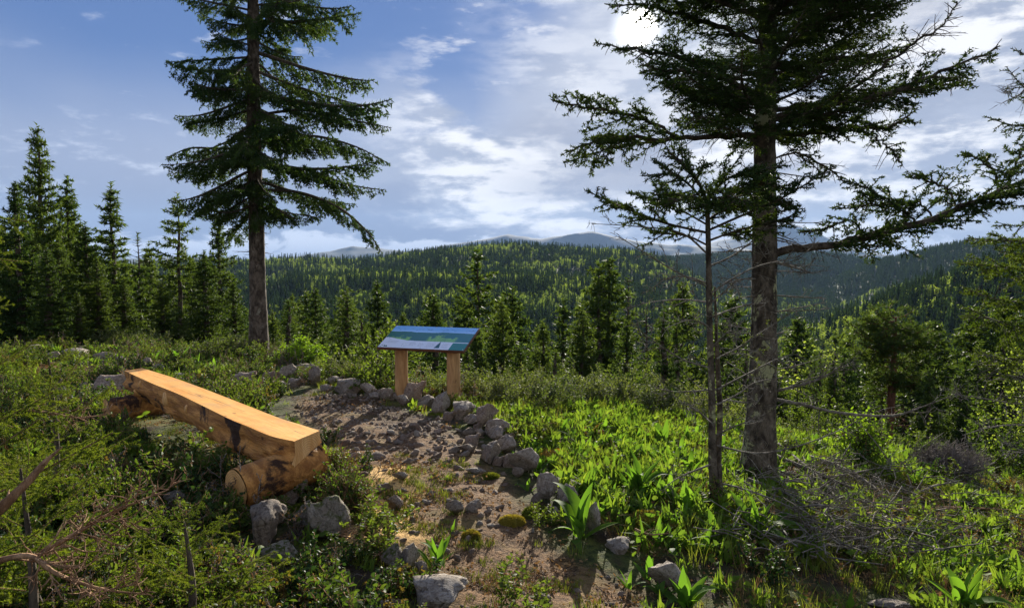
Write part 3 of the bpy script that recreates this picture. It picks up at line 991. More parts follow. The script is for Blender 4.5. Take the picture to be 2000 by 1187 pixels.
for pts, dy in (([(1384, 560), (1320, 530), (1270, 500), (1208, 462)], -0.2), ([(1384, 590), (1330, 585), (1270, 590), (1228, 602)], 0.1), ([(1386, 500), (1330, 455), (1240, 442), (1155, 437)], 0.15),
                ([(1384, 575), (1430, 545), (1480, 520), (1560, 500), (1600, 470)], -0.15), ([(1390, 590), (1412, 572), (1425, 560)], 0), ([(1386, 555), (1340, 540), (1300, 545), (1262, 572)], 0.2),
                ([(1385, 520), (1430, 500), (1470, 470), (1500, 440)], 0.2), ([(1390, 620), (1440, 600), (1500, 590)], 0.1), ([(1390, 640), (1350, 625), (1300, 640)], -0.2),
                ([(1392, 720), (1330, 700), (1280, 668), (1228, 628)], -0.15), ([(1400, 700), (1440, 680), (1500, 640), (1545, 610)], -0.1), ([(1402, 760), (1450, 735), (1520, 700), (1560, 690)], -0.2),
                ([(1400, 760), (1330, 765), (1290, 760)], 0.1), ([(1400, 790), (1440, 770), (1480, 745), (1550, 735)], 0.2), ([(1400, 870), (1480, 885), (1560, 870), (1640, 840), (1700, 805)], -0.2),
                ([(1392, 905), (1330, 930), (1300, 950)], -0.3), ([(1395, 940), (1470, 960), (1560, 1000), (1600, 1060)], -0.6), ([(1395, 830), (1360, 800), (1340, 790)], -0.3),
                ([(1398, 850), (1440, 830), (1480, 820)], -0.3), ([(1390, 680), (1420, 650), (1450, 645)], -0.3)):
    path = spline(plimb(pts, 0, dy, Ys), 14) - b
    dead_geo(g, path, 0.0075, rng, 0, 11, 0.24, 2)
tag(link('dead_twigs', g.mesh('dead_twigs', [M_DEAD]), root), kind='stuff')
# young green tips on the lowest twigs
g = Geo()
for pts in ([(1330, 700), (1280, 668), (1228, 628)], [(1440, 680), (1500, 640), (1545, 610)], [(1450, 735), (1520, 700), (1560, 690)], [(1430, 710), (1460, 690), (1500, 680)]):
    path = spline(plimb(pts, 0, -0.1, Ys - 0.1), 10) - b
    limb_geo(g, path, 0.004, 0.002, rng, nd=200, nl=0.02, nw=0.006, flat=0.3, t0=0.1, lat_sp=0.07, lat_len=0.14, sub_sp=0.05, sub_len=0.05, tilt=0.5, wk=1.0)
link('branch', g.mesh('branch', [M_YSPR, M_DEAD]), root)
# ------------------------------------------------------------------ log bench
def wood_mat(name, c1, c2, dark, scale=3.0, axis_scale=(1, 1, 1), dark_lo=0.62, rough=0.6, bump=0.3):
    m, t = newmat(name)
    tcn = t.n('ShaderNodeTexCoord').outputs['Object']
    mp = t.n('ShaderNodeMapping', {0: tcn, 3: axis_scale}).outputs[0]
    n1 = t.noise(mp, scale, 7, 0.6, 0.4)
    n2 = t.noise(mp, scale * 5, 5, 0.6)
    n3 = t.noise(tcn, 2.6, 6, 0.62, 0.4)
    c = t.mix(t.ss(n1, 0.35, 0.65), c1, c2)
    c = t.mix(t.ss(n2, 0.5, 0.75, 0.0, 0.5), c, [q * 0.6 for q in c1])
    c = t.mix(t.ss(n3, dark_lo, dark_lo + 0.07), c, dark)
    h = t.m('ADD', n1, t.m('MULTIPLY', n2, 0.5))
    b_ = t.n('ShaderNodeBump', {'Strength': bump, 'Distance': 0.03, 'Height': h})
    p_ = t.n('ShaderNodeBsdfPrincipled', {'Base Color': c, 'Roughness': rough, 'Normal': b_.outputs[0], 'Specular IOR Level': 0.3})
    t.n('ShaderNodeOutputMaterial', {0: p_.outputs[0]})
    return m


ZS = 0.42
def onz(px, py, z):
    d = at(px, py, 1.0) - np.array([0, 0, CAMZ])
    k = (z - CAMZ) / d[2]
    return np.array([0, 0, CAMZ]) + d * k


Ltop = [onz(a, b_, ZS) for a, b_ in ((245, 725), (300, 750), (345, 768), (395, 792), (448, 818), (482, 832), (528, 851), (575, 862))]
Rtop = [onz(a, b_, ZS) for a, b_ in ((279, 719), (340, 738), (385, 754), (432, 772), (496, 797), (545, 816), (590, 830), (624, 841))]
Ltop[0] = onz(243, 724, ZS)
# a saw cut plane in one piece with the log: sections along the axis
nsec = 90
Lp = spline(Ltop, nsec); Rp = spline(Rtop, nsec)
org = np.array([(Lp[0] + Rp[0])[0] / 2, (Lp[0] + Rp[0])[1] / 2, 0.0])
axd = nrm((Lp[-1] + Rp[-1]) / 2 - (Lp[0] + Rp[0]) / 2)
yaw = math.atan2(axd[1], axd[0])
M_TOP = wood_mat('sawn_wood', (0.80, 0.34, 0.055), (0.88, 0.46, 0.11), (0.55, 0.20, 0.03), 2.5, (0.6, 5.0, 5.0), 0.70, 0.55, 0.12)
_t = NT.__new__(NT); _t.nt = M_TOP.node_tree
_b = [n_ for n_ in M_TOP.node_tree.nodes if n_.type == 'BSDF_PRINCIPLED'][0]
_src = _b.inputs['Base Color'].links[0].from_socket
_oc = _t.n('ShaderNodeTexCoord').outputs['Object']
_v = _t.n('ShaderNodeTexVoronoi', {'Vector': _t.n('ShaderNodeMapping', {0: _oc, 3: (3.2, 6.5, 1.0)}).outputs[0], 'Scale': 1.0}).outputs['Distance']
_c = _t.mix(_t.ss(_v, 0.11, 0.05), _src, (0.42, 0.15, 0.03))
_n = _t.noise(_t.n('ShaderNodeMapping', {0: _oc, 3: (34.0, 3.0, 1.0)}).outputs[0], 1.0, 5, 0.7, 1.5)
_c = _t.mix(_t.ss(_n, 0.54, 0.68, 0.0, 0.55), _c, (0.60, 0.26, 0.05))
_k = _t.noise(_t.n('ShaderNodeMapping', {0: _oc, 3: (0.8, 26.0, 1.0)}).outputs[0], 1.0, 4, 0.6, 0.5)
_c = _t.mix(_t.ss(_k, 0.665, 0.69, 0.0, 0.85), _c, (0.20, 0.075, 0.02))
_s = _t.noise(_oc, 3.3, 6, 0.6)
_c = _t.mix(_t.ss(_s, 0.50, 0.68, 0.0, 0.5), _c, (0.52, 0.30, 0.12))
_t.link(_c, _b.inputs['Base Color'])
M_SIDE = wood_mat('peeled_wood', (0.30, 0.12, 0.028), (0.62, 0.29, 0.075), (0.045, 0.019, 0.008), 5.0, (0.5, 3.0, 3.0), 0.53, 0.8, 1.0)
M_END = wood_mat('cut_end_wood', (0.58, 0.29, 0.09), (0.74, 0.43, 0.17), (0.32, 0.14, 0.045), 7.0, (3.0, 3.0, 0.8), 0.66, 0.7, 0.4)
root = empty('log_bench', org, 'long bench of a split log with orange sawn top on log supports', 'bench', None, yaw)
Mi = np.array(Matrix.Rotation(-yaw, 3, 'Z'))
K = 30
V = []
rngb = np.random.default_rng(2)
for s_ in range(nsec):
    l, r = Lp[s_] - org, Rp[s_] - org
    l = Mi @ l; r = Mi @ r
    u = s_ / (nsec - 1)
    wdt = np.linalg.norm(l - r)
    depth = np.interp(u, [0, 0.3, 0.7, 0.93, 1.0], [0.25, 0.27, 0.27, 0.275, 0.255])
    row = []
    a0 = fbm(u * 7, 0.3, 2.0, 3) * 0.03
    for k in range(K):
        a = math.pi * k / (K - 1)
        cc = math.cos(a)
        yy = (l + r) / 2 + (l - r) / 2 * cc * (1 + (0.22 + a0) * math.sin(a) ** 0.6)
        dz = -depth * (math.sin(a) ** 0.72)
        nn = fbm(u * 9 + 3, k * 0.55, 1.0, 4) * 0.075 * min(1, math.sin(a) * 3) + fbm(u * 30, k * 1.3, 4.0, 3) * 0.03 * math.sin(a) ** 0.5
        yy = yy * 1.0
        q = np.array([yy[0], yy[1], ZS + dz])
        cen = np.array([(l[0] + r[0]) / 2, (l[1] + r[1]) / 2, ZS - depth * 0.4])
        q = q + nrm(q - cen) * nn
        row.append(q)
    V.append(row)
V = np.array(V)
# jagged chamfer where the bark meets the sawn face
for s_ in range(nsec):
    j = 0.012 * fbm(s_ * 0.35, 1.0, 0.0, 3)
    V[s_, 1, 2] -= abs(j) * 0.5
Vf = V.reshape(-1, 3)
g = Geo()
I = (np.arange(nsec - 1)[:, None] * K + np.arange(K - 1)[None]).ravel()
g.quads(Vf, np.stack([I, I + K, I + K + 1, I + 1], 1), 0)
def end_mat(c_, d_):
    m = M_END.copy(); m.name = 'ringed_end_wood'
    q = NT.__new__(NT); q.nt = m.node_tree
    bs = [n_ for n_ in m.node_tree.nodes if n_.type == 'BSDF_PRINCIPLED'][0]
    src = bs.inputs['Base Color'].links[0].from_socket
    oc = q.n('ShaderNodeTexCoord').outputs['Object']
    v1 = q.n('ShaderNodeVectorMath', {0: oc, 1: tuple(c_)}, operation='SUBTRACT').outputs[0]
    v2 = q.n('ShaderNodeVectorMath', {0: v1, 1: tuple(nrm(np.array(d_, float)))}, operation='CROSS_PRODUCT').outputs[0]
    ln_ = q.n('ShaderNodeVectorMath', {0: v2}, operation='LENGTH').outputs['Value']
    ln_ = q.m('ADD', ln_, q.m('MULTIPLY', q.noise(oc, 9.0, 3), 0.02))
    rg_ = q.m('SINE', q.m('MULTIPLY', ln_, 420.0))
    cc_ = q.mix(q.ss(rg_, 0.1, 1.0, 0.0, 0.5), src, (0.34, 0.155, 0.05))
    cc_ = q.mix(q.ss(ln_, 0.035, 0.015, 0.0, 0.6), cc_, (0.26, 0.11, 0.04))
    q.link(cc_, bs.inputs['Base Color'])
    return m


seat = link('seat', g.mesh('seat', [M_SIDE], True), root)
g = Geo()
Ta = []
NW = 7
for s_ in range(nsec):
    for k in range(NW):
        f = k / (NW - 1)
        q = V[s_, 0] * (1 - f) + V[s_, -1] * f
        q = q + np.array([0, 0, 0.0015 + 0.003 * fbm(s_ * 0.5, k * 0.9, 1.0, 2) * (0 < k < NW - 1)])
        Ta.append(q)
Ta = np.array(Ta)
I = (np.arange(nsec - 1)[:, None] * NW + np.arange(NW - 1)[None]).ravel()
g.quads(Ta, np.stack([I, I + 1, I + NW + 1, I + NW], 1), 0)
link('sawn_top', g.mesh('sawn_top', [M_TOP], False), root)
for e, nm in ((nsec - 1, 'cut_end'), (0, 'cut_end')):
    g = Geo()
    ring = V[e]
    cen = ring.mean(0)
    out = np.array([1.0 if e else -1.0, 0, 0])
    VV = [cen + out * 0.014]
    NR = 5
    for rr in range(1, NR + 1):
        f = rr / NR
        for k in range(K):
            q = cen + (ring[k] - cen) * f
            VV.append(q + out * (0.014 * (1 - f) + 0.006 * fbm(q[1] * 18, q[2] * 18, 3.0, 3)))
    T = [[0, 1 + k, 1 + (k + 1) % K] for k in range(K)]
    for rr in range(NR - 1):
        b0 = 1 + rr * K
        for k in range(K):
            k2 = (k + 1) % K
            T += [[b0 + k, b0 + K + k, b0 + K + k2], [b0 + k, b0 + K + k2, b0 + k2]]
    g.tris(np.array(VV), np.array(T), 0)
    link(nm, g.mesh(nm, [end_mat(cen + np.array([0, 0, 0.03]), (1, 0, 0))]), root)
# pale knot scars on the flank
for (px, py, sx, sz) in ((318, 785, .045, .06), (357, 797, .022, .035), (262, 778, .03, .04), (268, 752, .02, .03)):
    # find the flank point nearest that sight line
    Vw = (np.array(Matrix.Rotation(yaw, 3, 'Z')) @ Vf.T).T + org
    dirv = nrm(at(px, py, 1.0) - np.array([0, 0, CAMZ]))
    rel = Vw - np.array([0, 0, CAMZ])
    dist = np.linalg.norm(rel - (rel @ dirv)[:, None] * dirv, axis=1)
    cand = np.where(dist < dist.min() + 0.03)[0]
    c_ = Vf[cand[np.argmin(np.linalg.norm(rel[cand], axis=1))]]
    mid = np.array([c_[0], (Lp[0][1] * 0), ZS - 0.10])
    g = Geo()
    n_ = 14
    yv = np.array([0, 1.0, 0]) * (1 if c_[1] > 0 else -1)
    yv = nrm(np.array([0, c_[1], (c_[2] - (ZS - 0.1)) * 1.0]))
    tv = np.array([1.0, 0, 0]); uv_ = nrm(np.cross(tv, yv))
    VV = [c_ + yv * 0.018]
    for k in range(n_):
        a = 2 * math.pi * k / n_
        VV.append(c_ + yv * 0.010 + tv * math.cos(a) * sx + uv_ * math.sin(a) * sz)
    for k in range(n_):
        a = 2 * math.pi * k / n_
        VV.append(c_ - yv * 0.03 + (tv * math.cos(a) * sx + uv_ * math.sin(a) * sz) * 1.25)
    T = [[0, 1 + k, 1 + (k + 1) % n_] for k in range(n_)]
    for k in range(n_):
        k2 = (k + 1) % n_
        T += [[1 + k, 1 + n_ + k, 1 + n_ + k2], [1 + k, 1 + n_ + k2, 1 + k2]]
    g.tris(np.array(VV), np.array(T), 0)
    link('knot', g.mesh('knot', [M_END]), seat)


def slog(p0, p1, r, seed):
    g = Geo()
    path = spline([p0, (np.array(p0) + np.array(p1)) / 2 + [0, 0, 0.01], p1], 26)
    tube(g, path, [r, r * 1.03, r * 0.97], 26, 0, 0.10, seed, False, 3.0)
    o = link('support_log', g.mesh('support_log', [M_SIDE], True), root)
    for e, sg in ((0, -1), (-1, 1)):
        g = Geo()
        d = nrm(path[-1] - path[0]) * sg
        a = nrm(np.cross(d, [0, 0, 1.0])); b_ = np.cross(d, a)
        VV = [path[e] + d * 0.018]
        for rr in (0.35, 0.7, 0.985):
            for k in range(24):
                an = 2 * math.pi * k / 24
                q = path[e] + (a * math.cos(an) + b_ * math.sin(an)) * r * rr
                VV.append(q + d * (0.006 + 0.01 * fbm(q[0] * 22, q[1] * 22, q[2] * 22, 3) + 0.01 * (1 - rr)))
        T = [[0, 1 + k, 1 + (k + 1) % 24] for k in range(24)]
        for rr in range(2):
            for k in range(24):
                k2 = (k + 1) % 24; b0 = 1 + rr * 24
                T += [[b0 + k, b0 + 24 + k, b0 + 24 + k2], [b0 + k, b0 + 24 + k2, b0 + k2]]
        g.tris(np.array(VV), np.array(T), 0)
        link('cut_face', g.mesh('cut_face', [end_mat(path[e], d)]), o)


def loc(p):
    return Mi @ (np.array(p) - org)


e0 = at(462, 955, 4.50); e1 = at(622, 903, 4.98)
slog(loc(e0), loc(e1), 0.132, 3.0)
f0 = at(225, 800, 7.2); f1 = at(330, 770, 7.6)
slog(loc([-4.15, 7.25, 0.06]), loc([-3.75, 7.65, 0.06]), 0.13, 5.0)

# ------------------------------------------------------------------ information board
FL = at(736, 676.5, 8.45); FR = at(906, 687, 8.10)
FR[2] = FL[2] = (FL[2] + FR[2]) / 2
u = FR - FL; Wd = np.linalg.norm(u); u = u / Wd
nb = np.array([-u[1], u[0], 0]); nb = nb if nb[1] > 0 else -nb
v = nrm(nb * 0.5 + np.array([0, 0, 0.212])); Hd = 0.543
nn_ = np.cross(u, v)
root = empty('information_board', (FL + FR) / 2 + nb * 0.22 - np.array([0, 0, 0.62]), 'slanted panorama information board on two round wooden posts', 'sign')
ro = np.array(root.location)


def boxuv(g, c0, eu, ev, en, m=0, bev=0.004):
    """a box from a corner and three edge vectors, slightly bevelled"""
    bm = bmesh.new()
    vs = [bm.verts.new(c0 + eu * i + ev * j + en * k) for i in (0, 1) for j in (0, 1) for k in (0, 1)]
    bmesh.ops.convex_hull(bm, input=vs)
    bmesh.ops.dissolve_limit(bm, angle_limit=0.02, verts=bm.verts[:], edges=bm.edges[:])
    bmesh.ops.bevel(bm, geom=bm.edges[:], offset=bev, segments=2, affect='EDGES', profile=0.6)
    bmesh.ops.triangulate(bm, faces=bm.faces[:])
    bm.verts.index_update()
    V_ = np.array([list(x.co) for x in bm.verts]); T_ = np.array([[x.index for x in f.verts] for f in bm.faces])
    bm.free()
    g.tris(V_, T_, m)


M_BB = wood_mat('stained_board', (0.085, 0.034, 0.018), (0.15, 0.062, 0.032), (0.06, 0.025, 0.014), 8.0, (1, 4, 4), 0.65, 0.5, 0.15)
g = Geo(); th_ = 0.032
boxuv(g, FL - ro - nn_ * th_, u * Wd, v * Hd, nn_ * th_)
link('backboard', g.mesh('backboard', [M_BB]), root)
# printed panel: each cell of the print carries its own colour
NU, NV = 300, 130
uu, vv = np.meshgrid((np.arange(NU) + 0.5) / NU, (np.arange(NV) + 0.5) / NV)
def nz(s, sd, o=4): return fbm(uu * s * 2, vv * s + sd, sd, o)
C_ = np.zeros((NV, NU, 3))
skyb_ = np.array([0.24, 0.52, 0.88]); 
C_[:] = skyb_
C_ += (np.clip((0.86 - vv) / 0.16, 0, 1) ** 1.5)[..., None] * np.array([0.32, 0.30, 0.22])
hor = 0.735 + 0.035 * fbm(uu * 6, 0 * vv, 2.0, 4)
hillm = vv < hor
dk = np.array([0.04, 0.16, 0.11]); gr = np.array([0.30, 0.60, 0.12])
C_[hillm] = dk
edge = 0.60 + 0.10 * fbm(uu * 9, vv * 2, 5.0, 4) - 0.06 * np.sin(uu * 17)
lit_ = smstep(nz(9, 3.0) + (edge - vv) * 2.5, 0.0, 0.3) * (vv < edge) * smstep(fbm(uu * 5, 0 * vv, 8.0, 3) + 0.15, 0.0, 0.2)
C_ = np.where(hillm[..., None], C_ * (1 - lit_[..., None]) + gr * lit_[..., None] * (0.7 + 0.7 * np.abs(nz(30, 1.0)))[..., None], C_)
teal = smstep(uu, 0.55, 0.9) * hillm * (vv > 0.34)
C_ += teal[..., None] * np.array([0.0, 0.03, 0.06])
white = np.array([0.84, 0.86, 0.90])
wline = 0.33 + 0.12 * smstep(uu, 0.34, 0.0) + 0.02 * fbm(uu * 14, 0 * vv, 6.0, 3) * (uu < 0.36)
C_[(vv < wline)] = white
C_[(vv < 0.30) & (uu > 0.825)] = np.array([0.03, 0.22, 0.15])
rw = np.random.default_rng(3)
# lines of small print
for (a, b_, lo, hi, n_) in ((0.06, 0.20, 0.20, 0.31, 5), (0.335, 0.425, 0.11, 0.28, 7), (0.445, 0.52, 0.10, 0.25, 6), (0.54, 0.66, 0.07, 0.27, 8), (0.72, 0.81, 0.06, 0.27, 8), (0.85, 0.97, 0.08, 0.25, 5)):
    for k in range(n_):
        yv_ = lo + (hi - lo) * (k + 0.5) / n_
        words = rw.random(NU) > 0.22
        row = int(yv_ * NV)
        mk = (uu[row] > a) & (uu[row] < b_ - 0.03 * rw.random()) & words
        C_[row, mk] = C_[row, mk] * 0.45 + 0.05
# names along the summits
for k in range(26):
    cu, cv = rw.uniform(0.03, 0.97), rw.uniform(0.80, 0.90)
    mk = (np.abs(uu - cu) < 0.012) & (np.abs(vv - cv) < 0.004)
    C_[mk] = 0.04
# small spruce drawing and map lines
tr_ = (np.abs(uu - 0.68) < 0.030 * np.clip((0.36 - vv) / 0.30, 0, 1) * (0.7 + 0.5 * np.abs(np.sin(vv * 150)))) & (vv < 0.36) & (vv > 0.05)
C_[tr_] = (0.02, 0.08, 0.05)
mp_ = (np.abs(nz(7, 11.0)) < 0.014) & (vv < 0.30) & (uu > 0.20) & (uu < 0.32)
C_[mp_] = (0.2, 0.3, 0.28)
tf = (vv < 0.10) & (vv > 0.03) & (uu > 0.02) & (uu < 0.10) & (nz(40, 3.0) > 0)
C_[tf] = (0.03, 0.10, 0.06)
sw = (np.abs(vv - (0.40 + 0.05 * np.sin(uu * 60))) < 0.012) & (uu < 0.09) & (uu > 0.015)
C_[sw] = (0.6, 0.65, 0.75)
gu, gv = np.meshgrid(np.linspace(0.006, 0.994, NU + 1), np.linspace(0.01, 0.99, NV + 1))
Pv = FL - ro + gu[..., None] * u * Wd + gv[..., None] * v * Hd + nn_ * 0.003
I = (np.arange(NV)[:, None] * (NU + 1) + np.arange(NU)[None]).ravel()
Qp = np.stack([I, I + 1, I + NU + 2, I + NU + 1], 1)
pm, t = newmat('printed_panel')
ca = t.n('ShaderNodeAttribute', attribute_name='print').outputs['Color']
p = t.n('ShaderNodeBsdfPrincipled', {'Base Color': ca, 'Roughness': 0.25, 'Specular IOR Level': 0.5, 'Coat Weight': 1.0, 'Coat Roughness': 0.08})
t.n('ShaderNodeOutputMaterial', {0: p.outputs[0]})
pme = mesh_from('printed_panel', Pv.reshape(-1, 3), Qp, [pm])
ca = pme.attributes.new('print', 'FLOAT_COLOR', 'CORNER')
cc4 = np.repeat(np.concatenate([C_.reshape(-1, 3), np.ones((NU * NV, 1))], 1), 4, axis=0).astype(np.float32)
ca.data.foreach_set('color', np.clip(cc4, 0, 1).ravel())
panel = link('printed_panel', pme, root)
M_STEEL, t = newmat('screw_steel')
p = t.n('ShaderNodeBsdfPrincipled', {'Base Color': (0.5, 0.5, 0.5, 1), 'Metallic': 1.0, 'Roughness': 0.35})
t.n('ShaderNodeOutputMaterial', {0: p.outputs[0]})
scr = None
for a, b_ in ((0.02, 0.04), (0.5, 0.035), (0.98, 0.04), (0.02, 0.96), (0.5, 0.965), (0.98, 0.96)):
    if scr is None:
        g = Geo(); tube(g, np.array([[0, 0, 0], [0, 0, 0.004]]), [0.008, 0.006], 10, 0)
        scr = g.mesh('screw', [M_STEEL])
    o = link('screw', scr, root, FL - ro + u * Wd * a + v * Hd * b_ + nn_ * 0.003)
    o.rotation_euler = Vector(nn_).to_track_quat('Z', 'Y').to_euler()
M_POST = wood_mat('post_wood', (0.34, 0.18, 0.07), (0.50, 0.29, 0.12), (0.17, 0.08, 0.03), 6.0, (3.0, 3.0, 0.5), 0.62, 0.7, 0.25)
for (px, Yp, py) in ((784.5, 8.62, 775), (886, 8.34, 788)):
    bp = at(px, py, Yp)
    bp[2] = min(bp[2], float(gz(bp[0], bp[1])) + 0.02) - 0.05
    top = bp.copy()
    kk = (bp - FL) @ nb / (nb @ nb)
    top[2] = FL[2] + kk / 0.5 * 0.212 - 0.055
    g = Geo()
    q0, q1 = bp - ro, top - ro
    tube(g, spline([q0, (q0 + q1) / 2, q1], 12), [0.080, 0.079, 0.077], 28, 0, 0.02, px)
    po = link('post', g.mesh('post', [M_POST], True), root)
    g = Geo()
    boxuv(g, q1 - u * 0.10 - v * 0.13 - np.array([0, 0, 0.012]), u * 0.20, v * 0.26, np.array([0, 0, 0.022]))
    link('bracket', g.mesh('bracket', [M_BB]), root)
    if px > 800:
        g = Geo()
        hk = q1 + np.array([0.080, -0.02, -0.15])
        tube(g, np.array([hk, hk + [0.02, 0, 0.005], hk + [0.02, 0, -0.03], hk + [0.0, 0, -0.03]]), [0.006, 0.006], 6, 0)
        link('hook', g.mesh('hook', [M_STEEL]), po)

# ------------------------------------------------------------------ stones
def rockmat(name, c1, c2, c3, moss=0.0):
    m, t = newmat(name)
    tcn = t.n('ShaderNodeTexCoord').outputs['Object']
    geo = t.n('ShaderNodeNewGeometry')
    n1 = t.noise(tcn, 2.2, 8, 0.65, 0.4)
    n2 = t.noise(tcn, 9.0, 8, 0.7)
    n3 = t.noise(tcn, 3.4, 5, 0.6, 1.0)
    c = t.mix(t.ss(n1, 0.35, 0.62), c1, c2)
    c = t.mix(t.ss(n2, 0.44, 0.62, 0.0, 0.75), c, c3)
    c = t.mix(t.ss(n3, 0.56, 0.66, 0.0, 0.7), c, (0.11, 0.075, 0.05))
    rd = t.n('ShaderNodeObjectInfo').outputs['Random']
    c = t.mix(t.ss(rd, 0.35, 1.0, 0.0, 0.6), c, t.mix(1.0, c, (0.48, 0.42, 0.36), 'MULTIPLY'))
    nzz = t.n('ShaderNodeSeparateXYZ', {0: geo.outputs['Normal']}).outputs[2]
    if moss:
        mk = t.m('MULTIPLY', t.ss(n3, 0.60 - moss, 0.70 - moss), t.ss(nzz, 0.2, 0.7))
        c = t.mix(mk, c, (0.10, 0.12, 0.02))
    h = t.m('ADD', n2, t.m('MULTIPLY', t.noise(tcn, 26.0, 4, 0.7), 0.3))
    b_ = t.n('ShaderNodeBump', {'Strength': 0.9, 'Distance': 0.06, 'Height': h})
    p_ = t.n('ShaderNodeBsdfPrincipled', {'Base Color': c, 'Roughness': 0.88, 'Normal': b_.outputs[0], 'Specular IOR Level': 0.25})
    t.n('ShaderNodeOutputMaterial', {0: p_.outputs[0]})
    return m


M_ROCK = rockmat('limestone', (0.42, 0.34, 0.26), (0.60, 0.52, 0.43), (0.22, 0.17, 0.13))
M_ROCKM = rockmat('mossy_limestone', (0.36, 0.30, 0.23), (0.52, 0.46, 0.38), (0.16, 0.135, 0.10), 0.14)
M_ROCKP = rockmat('reddish_limestone', (0.40, 0.29, 0.21), (0.56, 0.45, 0.35), (0.22, 0.15, 0.11))


def rock_mesh(seed, mat, sub=4, flat=False):
    rg = np.random.default_rng(seed)
    bm = bmesh.new()
    bmesh.ops.create_icosphere(bm, subdivisions=sub, radius=1.0)
    V_ = np.array([list(x.co) for x in bm.verts]); T_ = np.array([[x.index for x in f.verts] for f in bm.faces])
    bm.free()
    V_ = V_ * (1 + 0.42 * fbm(V_[:, 0] * 1.1 + seed, V_[:, 1] * 1.1, V_[:, 2] * 1.1, 2))[:, None]
    for k in range(15):
        n_ = nrm(rg.normal(size=3)); d = rg.uniform(0.28, 0.72)
        e = V_ @ n_ - d
        V_ = V_ - np.where(e > 0, e * 0.93, 0)[:, None] * n_
    V_ = V_ + nrm(V_) * (0.16 * fbm(V_[:, 0] * 2.6 + seed, V_[:, 1] * 2.6, V_[:, 2] * 2.6, 4) - 0.10 * (1 - 2 * np.abs(fbm(V_[:, 0] * 2.1, V_[:, 1] * 2.1 + seed, V_[:, 2] * 2.1, 2))) ** 6)[:, None]
    pit = fbm(V_[:, 0] * 7 + seed, V_[:, 1] * 7, V_[:, 2] * 7 + 4, 3)
    V_ = V_ - nrm(V_) * (0.13 * np.clip(pit, 0, 1))[:, None]
    V_ = V_ / np.abs(V_).max(0)
    return mesh_from('stone', V_, T_, [mat], None, False)


STONES = []
ROCKS = [rock_mesh(100 + i, (M_ROCK, M_ROCK, M_ROCKM, M_ROCKP)[i % 4]) for i in range(12)]
RS = [rock_mesh(200 + i, (M_ROCK, M_ROCKP)[i % 2], 2) for i in range(6)]
rng = np.random.default_rng(21)


def stone(px, py, wpx, hpx, label, group=None, kind=None, lib=None, deep=0.60, tilt=0.25):
    """px, py = middle of the stone in the photo"""
    if lib is None:
        wpx *= 1.05; hpx *= 1.12
    g_ = G(px, py + hpx * 0.36)
    Yd = g_[1]
    sc = Yd / F * 0.5
    lib = ROCKS if lib is None else lib
    me = lib[int(rng.integers(len(lib)))] if kind is None else lib[kind]
    sx = wpx * sc; szz = hpx * sc * 1.15
    o = link('stone', me)
    sy = 0.5 * (sx + szz) * rng.uniform(0.8, 1.2)
    o.scale = (sx * 1.08, sy, szz)
    o.location = (g_[0], g_[1] + sy * 0.35, g_[2] + szz * deep)
    o.rotation_euler = (rng.uniform(-tilt, tilt) * 0.5, rng.uniform(-tilt, tilt) * 0.5, rng.uniform(-0.3, 0.3))
    tag(o, label, 'stone', group)
    STONES.append((o.location.x, o.location.y, max(sx, sy)))
    return o


